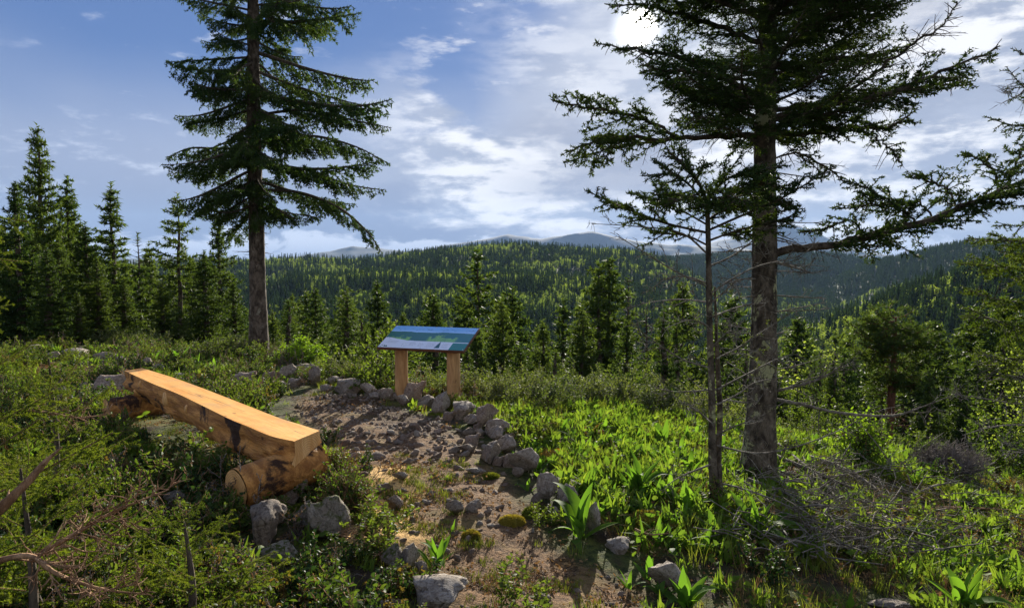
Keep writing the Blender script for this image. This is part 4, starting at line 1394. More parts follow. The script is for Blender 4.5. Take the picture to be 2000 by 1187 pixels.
NAMED = [
    (142, 690, 62, 30, 'rounded grey boulder on the grassy edge at the far left', 0), (66, 682, 36, 22, 'pale pointed stone behind the young spruce tips', 4),
    (196, 698, 50, 26, 'dark cracked stone right of the rounded boulder', 1), (100, 696, 34, 20, 'low stone left of the rounded boulder', 5),
    (240, 707, 30, 20, 'small grey stone behind the far end of the bench', 8), (289, 712, 30, 24, 'dark grey stone behind the far end of the bench, left of a pair', 9),
    (309, 718, 26, 26, 'light grey stone, right of a pair behind the bench', 0), (208, 757, 105, 44, 'broad reddish stone beside the far end of the bench', 3),
    (166, 756, 34, 26, 'grey knob of rock left of the broad reddish stone', 1), (132, 762, 34, 16, 'pale flat stone under the spruce twigs', 3),
    (438, 744, 30, 20, 'white stone lying alone in the green behind the bench', 0), (350, 733, 22, 12, 'little pale stone just behind the bench top', 4),
    (478, 738, 44, 26, 'tan stone at the left start of the stone ring', 7), (522, 742, 46, 28, 'brownish stone in the ring before the dark mossy heap', 3),
    (560, 728, 50, 30, 'jagged stone on the left shoulder of the ring', 5), (592, 722, 56, 32, 'highest craggy stone on the left side of the ring', 1),
    (616, 738, 26, 40, 'slanting slab leaning on the craggy ring stone', 9), (651, 742, 30, 24, 'pale blocky stone in the ring behind the clearing', 0),
    (692, 754, 74, 36, 'long pale cracked stone in the back of the ring', 4), (725, 764, 44, 26, 'low stone wedged right of the long pale one', 8),
    (746, 769, 38, 28, 'dark stone left of the left sign post', 1), (810, 764, 48, 40, 'brown and white stone right of the left sign post', 7),
    (790, 784, 36, 22, 'grey stone at the foot of the left sign post', 8), (836, 781, 34, 32, 'pale stone between the two sign posts', 0),
    (862, 790, 46, 46, 'rough grey stone left of the right sign post', 5), (908, 801, 56, 40, 'light angular stone at the foot of the right sign post', 4),
    (944, 818, 50, 46, 'pale slab right of the right sign post', 3), (966, 836, 54, 48, 'craggy grey stone where the ring turns to the viewer', 1),
    (972, 852, 34, 36, 'narrow split stone in the right arm of the ring', 9), (925, 860, 32, 26, 'squat brown stone inside the right arm of the ring', 7),
    (915, 876, 40, 20, 'flat dark stone inside the ring on the right', 8), (960, 884, 44, 46, 'pitted stone low in the right arm of the ring', 5),
    (990, 872, 36, 38, 'shaded stone beside the orange moss', 9), (1030, 904, 76, 50, 'large dark grey boulder below the orange moss', 8),
    (1066, 946, 50, 60, 'tall dark stone below the large grey boulder', 1), (1107, 972, 38, 44, 'brown stone left of the broad leaved plant', 9),
    (1163, 1020, 36, 70, 'upright grey slab right of the broad leaved plant', 8),
    (524, 1018, 84, 96, 'big pale white boulder below the near end of the bench', 4), (570, 960, 60, 58, 'brown stone wedged under the bench support log', 7),
    (606, 944, 32, 50, 'grey upright stone under the cut end of the bench', 8), (648, 1018, 84, 84, 'arched grey rock with moss on its left shoulder', 6),
    (600, 1010, 56, 56, 'green mossy rock between the pale boulder and the arched rock', 2), (548, 1082, 84, 44, 'low shaded rock under the pale boulder', 2),
    (340, 972, 52, 40, 'pale stone in deep shade left of the support log', 0),
    (768, 1090, 52, 46, 'mossy rounded stone at the path edge', 2), (800, 1088, 48, 50, 'cracked light stone beside the small broad leaved plant', 5),
    (826, 1112, 34, 36, 'smooth grey stone leaning on the long slab', 8), (866, 1160, 140, 60, 'long pale slab at the bottom of the picture', 4),
    (1308, 1126, 82, 66, 'round grey boulder in the grass low on the right', 8), (1060, 1168, 42, 22, 'half buried stone in the shaded path', 0),
    (776, 985, 44, 34, 'domed grey stone bedded in sawdust', 8), (744, 955, 40, 18, 'flat stone in the sawdust patch', 3),
    (786, 930, 38, 18, 'grey stone rising at the top of the sawdust', 8), (932, 920, 46, 16, 'flat pale stone on the dark soil', 0),
    (888, 992, 36, 28, 'brown stone left of a pair on the path', 9), (926, 990, 42, 26, 'grey stone right of a pair on the path', 5),
    (746, 1185, 88, 20, 'white flat stone cut by the lower picture edge', 3), (1215, 1066, 60, 34, 'pale stone lying beneath the broad leaved plants', 4),
    (725, 1038, 36, 26, 'brownish lump of rock at the lower end of the sawdust', 9), (1745, 1183, 90, 22, 'whitish flat stone at the bottom right edge', 0),
    (1000, 900, 34, 30, 'small brown stone tucked under the large grey boulder', 7), (1225, 925, 36, 22, 'pinkish stone half hidden in the bright meadow', 3),
]
for n_ in NAMED:
    stone(n_[0], n_[1], n_[2], n_[3], n_[4], None, n_[5])
for (px, py, wq, hq, kd) in ((497, 752, 30, 18, 9), (545, 752, 34, 20, 4), (575, 748, 34, 22, 7), (635, 757, 30, 18, 1), (668, 742, 26, 18, 5), (716, 752, 26, 18, 0), (732, 775, 26, 16, 9),
                            (770, 772, 22, 16, 4), (822, 790, 22, 16, 1), (878, 812, 30, 20, 7), (922, 822, 34, 24, 9), (950, 802, 26, 20, 0), (985, 846, 28, 24, 4), (940, 846, 26, 20, 8),
                            (975, 900, 26, 20, 7), (1010, 920, 28, 22, 1), (1050, 975, 30, 24, 5), (1085, 1000, 28, 24, 8), (995, 858, 24, 20, 3), (930, 838, 26, 18, 3)):
    stone(px, py, wq, hq, 'small pale stone filling a gap in the ring of stones round the clearing', 'small stones filling the ring', kd)
# loose scree in the clearing
SC = []
for i in range(900):
    px, py = rng.uniform(660, 960), rng.uniform(822, 905)
    q = ((px - 815) / 145.0) ** 2 + ((py - 864) / 36.0) ** 2
    if q > 1 + rng.normal() * 0.2: continue
    wq = rng.uniform(11, 28) * (1.35 if rng.random() < 0.2 else 0.9)
    if all(abs(px - a) > (wq + c_) * 0.42 or abs(py - b_) > (wq + c_) * 0.30 for a, b_, c_ in SC):
        SC.append((px, py, wq))
    if len(SC) > 125: break
for px, py, wq in SC:
    stone(px, py, wq, wq * rng.uniform(0.5, 0.8), 'small broken stone lying loose in the scree of the clearing', 'loose stones in the clearing', None, RS, 0.35, 1.2)
P2_ = []
for i in range(60):
    px, py = rng.uniform(640, 1000), rng.uniform(880, 1080)
    if dirt_w(*G(px, py)[:2]) < 0.6: continue
    wq = rng.uniform(10, 24)
    stone(px, py, wq, wq * 0.6, 'small stone bedded in the trodden path', 'small stones along the path', None, RS, 0.15, 0.6)
# ---- moss cushions
def mossmat(name, c1, c2):
    return leafmat(name, c1, c2, 0.35, 0.8, (1.2, 1.1, 0.5), 6.0, 0.3, 0.1)
M_MOSSY = mossmat('yellow_moss', (0.16, 0.14, 0.025), (0.42, 0.34, 0.06))
M_MOSSG = mossmat('green_moss', (0.07, 0.10, 0.015), (0.22, 0.24, 0.035))
M_MOSSO = mossmat('orange_moss', (0.26, 0.16, 0.03), (0.50, 0.34, 0.07))


def moss(px, py, wpx, hpx, mat, label):
    g_ = G(px, py + hpx * 0.4)
    sc = g_[1] / F * 0.5
    a, c_ = wpx * sc, hpx * sc * 1.2
    gg = Geo()
    th = rng.uniform(0, 2 * np.pi, 2600); ph = np.arccos(rng.uniform(-0.15, 1, 2600))
    n_ = np.stack([np.sin(ph) * np.cos(th), np.sin(ph) * np.sin(th), np.cos(ph)], -1)
    rr = 1 + 0.35 * fbm(n_[:, 0] * 2 + px, n_[:, 1] * 2, n_[:, 2] * 2, 3)
    P_ = n_ * rr[:, None] * np.array([a, a * 0.8, c_])
    needles(gg, P_ * 0.94, P_ * 0.94 + n_ * 0.004, 50, 0.016, 0.006, rng, 0, 0, 1.2)
    u_, v_ = np.meshgrid(np.linspace(0, 2 * np.pi, 29)[:-1], np.linspace(0.02, 1.7, 14))
    N_ = np.stack([np.sin(v_) * np.cos(u_), np.sin(v_) * np.sin(u_), np.cos(v_)], -1)
    r2 = 1 + 0.35 * fbm(N_[..., 0] * 2 + px, N_[..., 1] * 2, N_[..., 2] * 2, 3)
    VV = (N_ * r2[..., None] * np.array([a, a * 0.8, c_]) * 0.95).reshape(-1, 3)
    i_ = np.arange(13)[:, None] * 28; j_ = np.arange(28)[None]; j2 = (j_ + 1) % 28
    gg.quads(VV, np.stack([i_ + j_, i_ + 28 + j_, i_ + 28 + j2, i_ + j2], -1).reshape(-1, 4), 0)
    o = link('moss_cushion', gg.mesh('moss_cushion', [mat]), None, g_ + np.array([0, 0, 0.0]))
    tag(o, label, 'moss')


moss(1082, 884, 80, 22, M_MOSSO, 'orange moss mat above the large grey boulder')
moss(1262, 1006, 66, 42, M_MOSSY, 'round yellow moss hummock in the bright meadow')
moss(1045, 996, 56, 24, M_MOSSG, 'green moss cushion on the path left of the broad leaved plant')
moss(1000, 1012, 46, 22, M_MOSSY, 'small yellow moss cushion low beside the path')
moss(1322, 1030, 34, 22, M_MOSSY, 'little yellow moss tuft right of the moss hummock')
moss(958, 928, 34, 14, M_MOSSG, 'bright green moss patch beside the flat pale stone')
moss(595, 990, 52, 22, M_MOSSG, 'green moss lying over the rock under the bench')
moss(920, 1042, 34, 14, M_MOSSY, 'yellow moss spot on the trodden path')
moss(1340, 960, 40, 22, M_MOSSY, 'yellow moss patch left of the slender fir stems')

# ------------------------------------------------------------------ leaves and plants
def leaf_mesh(name, L, Wl, mat, n=7, bend=0.5, fold=0.25, seed=0, twist=0.2):
    rg = np.random.default_rng(seed)
    V_, Q_ = [], []
    p_ = np.zeros(3); ang = R(rg.uniform(66, 84))
    for i in range(n + 1):
        t_ = i / n
        wv = Wl * 0.5 * (math.sin(math.pi * min(1, t_ * 0.96 + 0.05)) ** 0.75) * (1 - 0.25 * t_)
        if i == n: wv = 0.001
        tw = twist * t_
        s_ = np.array([0, math.cos(tw), math.sin(tw)])
        upd = np.array([-math.sin(ang), 0, math.cos(ang)])
        V_ += [p_ - s_ * wv + upd * wv * fold * -1.0, p_.copy(), p_ + s_ * wv + upd * wv * fold * -1.0]
        V_[-3] = p_ - s_ * wv + upd * wv * fold; V_[-1] = p_ + s_ * wv + upd * wv * fold
        p_ = p_ + np.array([math.cos(ang), 0, math.sin(ang)]) * L / n
        ang -= bend / n * (0.4 + 1.4 * t_)
    for i in range(n):
        for k in (0, 1):
            a = i * 3 + k
            Q_.append([a, a + 1, a + 4, a + 3])
    return mesh_from(name, np.array(V_), np.array(Q_), [mat], None, True)


VL = [leaf_mesh('leaf', 1.0, w_, M_VER, 8, b_, 0.28, i, tw_) for i, (w_, b_, tw_) in enumerate(((.30, .5, .2), (.26, 0.9, -.3), (.34, .3, .1), (.24, 1.3, .4), (.28, .15, -.2), (.32, 1.6, .2)))]
PLANTS = [
    (1128, 1052, 122, 'large broad leaved plant glowing green beside the upright slab'), (1250, 962, 90, 'tall broad leaved plant in the middle of the bright meadow'),
    (850, 1108, 72, 'small broad leaved plant beside the long pale slab'), (1344, 1000, 70, 'broad leaved plant left of the slender fir stems'),
    (1286, 1062, 66, 'narrow leaved clump below the moss hummock'), (1478, 1045, 95, 'broad leaved plant between the two firs, low and wide'),
    (1880, 1200, 100, 'broad leaved plant cut by the lower right edge'), (1788, 946, 46, 'dark green leafy clump standing alone on the right slope'),
    (345, 712, 40, 'leafy clump behind the bench'), (500, 768, 46, 'green leafy clump at the left of the clearing'), (1340, 1190, 80, 'leafy plant cut by the bottom edge right of centre'),
    (1005, 890, 30, None), (1440, 985, 50, None), (1160, 836, 34, None), (1100, 838, 32, None), (1222, 842, 48, None), (1292, 866, 50, None), (1215, 862, 34, None), (1330, 880, 44, None),
    (1345, 925, 56, None), (1180, 842, 30, None), (1268, 905, 44, None), (1312, 905, 52, None), (1200, 905, 40, None), (1230, 1000, 60, None), (1310, 975, 60, None), (1375, 1080, 60, None),
    (1420, 930, 50, None), (1165, 880, 32, None), (1130, 842, 28, None), (1370, 960, 60, None), (1385, 890, 44, None), (1410, 880, 36, None), (1440, 905, 40, None), (1060, 930, 36, None),
    (235, 692, 26, None), (255, 690, 30, None), (180, 690, 26, None), (300, 705, 28, None), (110, 690, 26, None), (385, 716, 30, None), (520, 715, 24, None), (415, 722, 26, None),
    (1230, 1150, 60, None), (1290, 1170, 50, None), (1560, 930, 30, None), (1530, 955, 40, None), (1640, 925, 26, None), (1880, 1010, 30, None), (1940, 1110, 56, None),
    (1510, 1130, 46, None), (1030, 960, 40, None), (885, 1040, 34, None), (1265, 1130, 56, None), (640, 960, 20, None), (860, 792, 20, None), (1580, 910, 30, None),
    (1700, 930, 24, None), (1850, 960, 28, None), (1110, 855, 26, None), (1195, 870, 36, None), (1245, 860, 40, None), (1360, 850, 36, None), (1395, 1050, 60, None), (1960, 1150, 50, None),
]
rng = np.random.default_rng(33)
for _ in range(110):
    qx, qy = rng.uniform(1030, 1470), rng.uniform(825, 1060)
    if polydist(*[np.array([c_]) for c_ in G(qx, qy)[:2]], MEADOW)[0] > 0.0:
        PLANTS.append((qx, qy, rng.uniform(24, 44) * (0.7 + 0.6 * (qy - 825) / 235), None))
for (px, py, hp, lab) in PLANTS:
    b = G(px, min(py, 1186))
    if py > 1186:
        b = G(px, 1186); 
    H_ = hp * b[1] / F
    big = lab is not None and hp > 60
    nl_ = int(rng.integers(10, 14)) if big else int(rng.integers(4, 8))
    gl = None if lab else 'green leafy plants in the meadow'
    root = empty('leafy_plant', b, lab or 'upright bright green leafy plant growing in the meadow', 'plant', gl)
    for k in range(nl_):
        u_ = k / nl_
        o = link('leaf', VL[int(rng.integers(6))], root)
        s_ = H_ * rng.uniform(0.62, 1.1)
        o.scale = (s_, s_ * rng.uniform(0.75, 1.1), s_)
        o.rotation_euler = Euler((0, rng.uniform(-0.15, 0.45) + (0.35 if u_ < 0.3 else 0), k * 2.4 + rng.uniform(-0.4, 0.4)), 'XYZ')
        o.location = (rng.normal() * 0.06 * H_, rng.normal() * 0.06 * H_, 0.12 * H_ * rng.random() - 0.02)

# ------------------------------------------------------------------ scatter of ground cover
def scatter(name, protos, P_, rot, scl, label, idx=None, seed=0):
    coll = bpy.data.collections.new(name + '_kinds')
    for i, me in enumerate(protos):
        coll.objects.link(bpy.data.objects.new('%s_kind_%02d' % (name, i), me))
    me = bpy.data.meshes.new(name)
    me.vertices.add(len(P_))
    me.vertices.foreach_set('co', np.asarray(P_, np.float32).ravel())
    rg = np.random.default_rng(seed)
    if idx is None: idx = rg.integers(0, len(protos), len(P_))
    for nm, typ, dat, key in (('rot', 'FLOAT_VECTOR', rot, 'vector'), ('scl', 'FLOAT_VECTOR', scl, 'vector'), ('idx', 'INT', idx, 'value')):
        at_ = me.attributes.new(nm, typ, 'POINT')
        at_.data.foreach_set(key, np.ascontiguousarray(dat, dtype=np.int32 if typ == 'INT' else np.float32).ravel())
    o = link(name, me)
    ng = bpy.data.node_groups.new(name, 'GeometryNodeTree')
    ng.interface.new_socket('Geometry', in_out='INPUT', socket_type='NodeSocketGeometry')
    ng.interface.new_socket('Geometry', in_out='OUTPUT', socket_type='NodeSocketGeometry')
    gi = ng.nodes.new('NodeGroupInput'); go = ng.nodes.new('NodeGroupOutput')
    ci = ng.nodes.new('GeometryNodeCollectionInfo')
    ci.inputs['Collection'].default_value = coll
    ci.inputs['Separate Children'].default_value = True
    ci.inputs['Reset Children'].default_value = True
    ip = ng.nodes.new('GeometryNodeInstanceOnPoints')
    ip.inputs['Pick Instance'].default_value = True

    def att(n_, typ):
        a_ = ng.nodes.new('GeometryNodeInputNamedAttribute'); a_.data_type = typ
        a_.inputs['Name'].default_value = n_
        return a_.outputs['Attribute']
    ng.links.new(gi.outputs[0], ip.inputs['Points'])
    ng.links.new(ci.outputs[0], ip.inputs['Instance'])
    ng.links.new(att('idx', 'INT'), ip.inputs['Instance Index'])
    ng.links.new(att('rot', 'FLOAT_VECTOR'), ip.inputs['Rotation'])
    ng.links.new(att('scl', 'FLOAT_VECTOR'), ip.inputs['Scale'])
    ng.links.new(ip.outputs[0], go.inputs[0])
    md = o.modifiers.new('scatter', 'NODES'); md.node_group = ng
    return tag(o, label, None, None, 'stuff')


def blades(g, n, h0, h1, w_, rng, spread=0.06, lean=0.5, m=0, seg=3):
    a = rng.uniform(0, 2 * np.pi, n); r_ = np.sqrt(rng.random(n)) * spread
    p_ = np.stack([np.cos(a) * r_, np.sin(a) * r_, np.zeros(n)], -1)
    h = rng.uniform(h0, h1, n)
    a2 = rng.uniform(0, 2 * np.pi, n); le = rng.uniform(0.1, lean, n)
    dh = np.stack([np.cos(a2), np.sin(a2), np.zeros(n)], -1)
    sd = np.stack([-np.sin(a2), np.cos(a2), np.zeros(n)], -1)
    rows = []
    for i in range(seg + 1):
        t_ = i / seg
        c_ = p_ + dh * (h * le * t_ ** 2)[:, None] + np.array([0, 0, 1.0]) * (h * t_ * (1 - 0.3 * le * t_))[:, None]
        wv = w_ * 0.5 * (1 - t_ ** 1.6) + 0.0004
        rows += [c_ - sd * wv, c_ + sd * wv]
    V_ = np.stack(rows, 1).reshape(-1, 3)
    b_ = (np.arange(n) * 2 * (seg + 1))[:, None]
    Q_ = np.concatenate([np.concatenate([b_ + 2 * i, b_ + 2 * i + 1, b_ + 2 * i + 3, b_ + 2 * i + 2], 1) for i in range(seg)])
    g.quads(V_, Q_, m)


def leaves(g, P_, rng, L, Wl, m=0, up=0.3):
    """small pointed oval leaves, four triangles each"""
    n = len(P_)
    d = rng.normal(size=(n, 3)); d[:, 2] = d[:, 2] * 0.5 + up; d = nrm(d)
    s_ = nrm(np.cross(d, rng.normal(size=(n, 3)))); nn2 = np.cross(d, s_)
    l = L * rng.uniform(0.6, 1.2, (n, 1)); w_ = Wl * rng.uniform(0.7, 1.2, (n, 1)) * 0.5
    V_ = np.stack([P_, P_ + d * l * 0.35 + s_ * w_ + nn2 * w_ * 0.25, P_ + d * l * 0.35 - s_ * w_ + nn2 * w_ * 0.25, P_ + d * l * 0.7 + s_ * w_ * 0.8, P_ + d * l * 0.7 - s_ * w_ * 0.8, P_ + d * l - nn2 * l * 0.12], 1).reshape(-1, 3)
    b_ = (np.arange(n) * 6)[:, None]
    T_ = np.concatenate([np.concatenate([b_ + i for i in tr], 1) for tr in ((0, 1, 2), (1, 3, 4), (1, 4, 2), (3, 5, 4))])
    g.tris(V_, T_, m)


def bushlet(seed, H_, spread, nst, L, Wl, mats, lpm=160, wood=0.0018, name='shrub'):
    rg = np.random.default_rng(seed)
    g = Geo(); P0_, P1_, LP = [], [], []
    def grow(p_, d, l, dep):
        n = 4
        for k in range(n):
            q = p_ + d * l / n
            P0_.append(p_); P1_.append(q)
            if dep > 0 or k > 0:
                m_ = max(1, int(l / n * lpm * rg.uniform(0.6, 1.4)))
                LP.extend([p_ + (q - p_) * rg.random() for _ in range(m_)])
            if dep < 2 and rg.random() < 0.75:
                grow(q, nrm(d + rg.normal(size=3) * 0.6 + [0, 0, 0.2]), l * rg.uniform(0.35, 0.6), dep + 1)
            p_ = q; d = nrm(d + rg.normal(size=3) * 0.18 + [0, 0, 0.05])
    for i in range(nst):
        a = rg.uniform(0, 6.28); r_ = spread * math.sqrt(rg.random()) * 0.6
        grow(np.array([math.cos(a) * r_, math.sin(a) * r_, -0.02]), nrm(np.array([math.cos(a) * 0.6, math.sin(a) * 0.6, 1.0]) + rg.normal(size=3) * 0.25), H_ * rg.uniform(0.6, 1.1), 0)
    LP = np.array(LP)
    leaves(g, LP, rg, L, Wl, 0, 0.25)
    r_ = np.full(len(P0_), wood)
    sticks(g, P0_, P1_, r_, r_ * 0.7, 1)
    return g.mesh(name, mats)


rng = np.random.default_rng(44)
TUFTS = []
for i in range(5):
    g = Geo(); blades(g, 26, 0.06, 0.17, 0.0045, np.random.default_rng(i), 0.07, 0.7); TUFTS.append(g.mesh('tuft', [M_GRASS]))
for i in range(2):
    g = Geo(); blades(g, 22, 0.07, 0.19, 0.003, np.random.default_rng(20 + i), 0.07, 1.0); TUFTS.append(g.mesh('tuft', [M_DRY]))
HERBS = []
for i in range(5):
    g = Geo(); blades(g, 9, 0.06, 0.15, 0.020, np.random.default_rng(50 + i), 0.035, 0.9, 0, 4)
    leaves(g, np.random.default_rng(i).normal(size=(10, 3)) * [0.04, 0.04, 0.01] + [0, 0, 0.04], np.random.default_rng(i), 0.05, 0.025)
    HERBS.append(g.mesh('herb', [M_HERB]))
BERRY = [bushlet(300 + i, (0.15, 0.12, 0.17, 0.10, 0.14, 0.19, 0.13)[i], 0.10, 7, (0.022, 0.018, 0.026, 0.016, 0.02, 0.03, 0.018)[i], 0.012, [(M_BERRY, M_BERRYD, M_BERRY, M_BERRYR, M_BERRYD, M_BERRY, M_BERRYD)[i], M_BROWN], (190, 220, 120, 150, 190, 90, 200)[i]) for i in range(7)]
BERRY.append(bushlet(390, 0.16, 0.12, 10, 0.012, 0.006, [M_DRY, M_GREY], 20))
SHRUBS = [bushlet(320 + i, 0.42, 0.25, 9, 0.034, 0.014, [M_SHRUB, M_GREY], 120, 0.003) for i in range(4)]
DRYT = []
for i in range(4):
    g = Geo(); rr_ = np.random.default_rng(70 + i)
    n_ = 26
    p_ = rr_.normal(size=(n_, 3)) * [0.09, 0.09, 0.004] + [0, 0, 0.006]
    leaves(g, p_, rr_, 0.028, 0.014, 0, 0.0)
    d_ = rr_.normal(size=(8, 3)) * [1, 1, 0.08]; p0 = rr_.normal(size=(8, 3)) * [0.08, 0.08, 0.003] + [0, 0, 0.008]
    sticks(g, p0, p0 + nrm(d_) * 0.07, np.full(8, 0.0016), np.full(8, 0.0008), 0)
    DRYT.append(g.mesh('litter', [M_DRY]))
MOSSB = []
for i in range(3):
    g = Geo(); rr_ = np.random.default_rng(80 + i)
    blades(g, 60, 0.012, 0.035, 0.004, rr_, 0.06, 1.2, 0, 1)
    MOSSB.append(g.mesh('mosslet', [M_MOSSG]))


def cover(name, protos, cnt, dens, zone, smin, smax, label, seed, lean=0.15, tall=0.12):
    rg = np.random.default_rng(seed)
    x0, x1, y0, y1 = zone
    x = rg.uniform(x0, x1, cnt); y = rg.uniform(y0, y1, cnt)
    # only the wedge the photograph could see, with a margin
    keep = (np.abs(x) < 0.80 * y + 1.6) & (rg.random(cnt) < dens(x, y))
    x, y = x[keep], y[keep]
    if tall:
        dd_ = polydist(x, y, DIRT)
        kk_ = ~((dd_ > -(0.30 if tall < 0.4 else 0.75)) & ((y > 5.8) | ((x > -0.5) & (y > 3.8) & (rg.random(len(x)) > 0.35))) & (rg.random(len(x)) > (0.12 if tall < 0.4 else 0.0)))
        x, y = x[kk_], y[kk_]
        for (a_, b_, r_) in STONES:
            k2 = (np.hypot(x - a_, y - b_) > r_ * 0.95 + 0.04) & ~((np.abs(x - a_) < r_ * 0.9) & (y < b_) & (y > b_ - r_ - tall * 1.2 * min(1.0, r_ * 8)))
            x, y = x[k2], y[k2]
    n = len(x)
    z = gz(x, y) - 0.004
    rot = np.stack([rg.normal(size=n) * lean, rg.normal(size=n) * lean, rg.uniform(0, 6.28, n)], -1)
    s_ = rg.uniform(smin, smax, n) * (0.8 + 0.4 * (vnoise(x * 0.8, y * 0.8, seed) + 1) / 2)
    return scatter(name, protos, np.stack([x, y, z], -1), rot, np.stack([s_, s_, s_ * rg.uniform(0.8, 1.2, n)], -1), label, None, seed)


def med(x, y): return smstep(polydist(x, y, MEADOW), -0.5, 0.5)
def nondirt(x, y): return 1 - dirt_w(x, y)
def clump(x, y, f, sd, lo=-0.1, hi=0.25): return smstep(fbm(x * f, y * f, sd, 3), lo, hi)
def benchclear(x, y):
    # under and beside the bench the green is low
    a = np.array([org[0], org[1]]); 
    c_, s_ = math.cos(yaw), math.sin(yaw)
    lx = (x - a[0]) * c_ + (y - a[1]) * s_; ly = -(x - a[0]) * s_ + (y - a[1]) * c_
    return 1 - ((lx > -0.3) & (lx < 4.1) & (np.abs(ly) < 0.30))


def pk(x): return smstep(x, 0.3, 2.2)


cover('grass', TUFTS, 26000, lambda x, y: nondirt(x, y) * np.clip(0.10 + 0.75 * med(x, y) * clump(x, y, 1.4, 11.0, -0.2, 0.15) + 0.75 * pk(x) * clump(x, y, 0.9, 3.0, -0.25, 0.15) + 0.3 * clump(x, y, 1.2, 5.0) * (x < 0), 0, 1) * benchclear(x, y),
      (-10, 9, 2.2, 14.5), 0.4, 1.0, 'bright green grass growing over the ridge top', 1)
cover('herbs', HERBS, 22000, lambda x, y: nondirt(x, y) * np.clip(0.12 + 0.75 * med(x, y) + 0.7 * pk(x) * clump(x, y, 1.1, 8.0, -0.2, 0.15) + 0.45 * (x < -1) * (y > 5.5) * clump(x, y, 1.0, 2.0), 0, 1) * benchclear(x, y),
      (-10, 9, 2.2, 14.5), 0.6, 1.5, 'low green herbs covering the meadow', 2)
cover('bilberry_cover', BERRY, 15000, lambda x, y: nondirt(x, y) * np.clip(0.85 * (x < 0.2) * (0.08 + 0.92 * clump(x, y, 0.8, 6.0, -0.25, 0.1)) + 0.05 * (x > 0.2) + 0.0 * x, 0, 1) * (1 - 0.8 * med(x, y)) * np.where(y > 8.2, 0.45, 1.0) * benchclear(x, y),
      (-10, 9, 2.0, 15), 0.7, 1.5, 'low leathery bilberry scrub round the bench', 3)
cover('dry_litter', DRYT, 15000, lambda x, y: np.clip(0.55 * dirt_w(x, y) + 0.35, 0, 1), (-8, 8, 2.2, 12), 0.6, 1.2, 'dry leaves and twigs lying on the soil', 4)
cover('ground_moss', MOSSB, 16000, lambda x, y: np.clip(0.5 * dirt_w(x, y) * clump(x, y, 1.6, 9.0, 0.0, 0.2) * (1 - smstep(polydist(x, y, DARKD), -0.2, 0.2)) + nondirt(x, y) * clump(x, y, 1.3, 4.0, 0.0, 0.2) * 0.8, 0, 1), (-8, 7, 2.2, 12), 0.6, 1.6, 'green moss on the soil', 5, 0.05, 0)
cover('small_sprouts', HERBS + TUFTS, 6000, lambda x, y: dirt_w(x, y) * clump(x, y, 1.7, 14.0, -0.08, 0.2) * 0.75 * (y < 6.6), (-3, 3, 2.2, 10), 0.25, 0.5, 'small green sprouts on the trodden path', 6)
cover('gravel', [rock_mesh(400 + i, M_ROCKP if i % 2 else M_ROCK, 1) for i in range(4)], 17000,
      lambda x, y: dirt_w(x, y) * (0.12 + 0.88 * smstep(fbm(x * 1.3, y * 1.3, 12.0, 3), -0.05, 0.25)), (-4, 3, 2.2, 10), 0.006, 0.032, 'loose gravel scattered over the clearing', 7, 1.0, 0)


# shrubs along the edge of the slope, behind the sign and on the right
def crestd(x, y): return y - np.interp(x, YCX, YCY)
cover('slope_shrubs', SHRUBS, 9500, lambda x, y: np.clip(smstep(crestd(x, y), -1.6, -0.4), 0, 1) * np.interp(x, [-10, -6, -2.8, -1.8, 0, 1.2, 2.2, 4.0, 8], [.05, .05, .06, .4, .9, .8, .3, .08, .12]) * (1 - dirt_w(x, y)) * (crestd(x, y) < 2.0) * (0.35 + 0.65 * clump(x, y, 0.7, 2.0, -0.3, 0.1)),
      (-12, 11, 6.0, 22), 0.45, 0.95, 'grey green dwarf shrubs along the edge of the slope', 8, 0.15, 0.5)
cover('dark_shrubs', [bushlet(340 + i, 0.45, 0.3, 10, 0.04, 0.02, [M_BERRY, M_TWIG], 110, 0.003) for i in range(3)], 5200,
      lambda x, y: ((crestd(x, y) > np.where(x < -2.5, 0.8, -0.6)) & (crestd(x, y) < 7)) * np.interp(x, [-14, -4, -2.5, 3, 8], [.4, .35, .12, .10, .25]), (-16, 12, 8.0, 26), 0.6, 1.3, 'dark green undergrowth below the first trees', 9)


def clump_bush(px, py, wpx, hpx, protos, n, label, cat, seed, smul=1.0):
    """one bush: a few stems joined in a single mesh"""
    rg = np.random.default_rng(seed)
    b = G(px, py)
    sc = b[1] / F
    g = Geo()
    W2, H2 = wpx * sc / 2, hpx * sc
    P0_, P1_, LP = [], [], []
    for i in range(n):
        a = rg.uniform(0, 6.28); rr_ = math.sqrt(rg.random())
        tip = np.array([math.cos(a) * rr_ * W2, math.sin(a) * rr_ * W2 * 0.8, H2 * (1 - 0.55 * rr_ ** 2) * rg.uniform(0.7, 1.1)])
        base = tip * [0.15, 0.15, 0]
        pth = spline([base, (base + tip) / 2 + rg.normal(size=3) * 0.05, tip], 8)
        for k in range(7):
            P0_.append(pth[k]); P1_.append(pth[k + 1])
            for q in range(3):
                d = nrm(rg.normal(size=3) + [0, 0, 0.5]) * rg.uniform(0.06, 0.2)
                if k > 1:
                    P0_.append(pth[k]); P1_.append(pth[k] + d)
                    LP += [pth[k] + d * rg.random() + rg.normal(size=3) * 0.01 for _ in range(int(protos[3]))]
    if LP: leaves(g, np.array(LP), rg, protos[1], protos[2], 0)
    r_ = np.full(len(P0_), 0.003 * smul)
    sticks(g, P0_, P1_, r_, r_ * 0.6, 1)
    o = link('bush', g.mesh('bush', protos[0]), None, b)
    tag(o, label, cat)


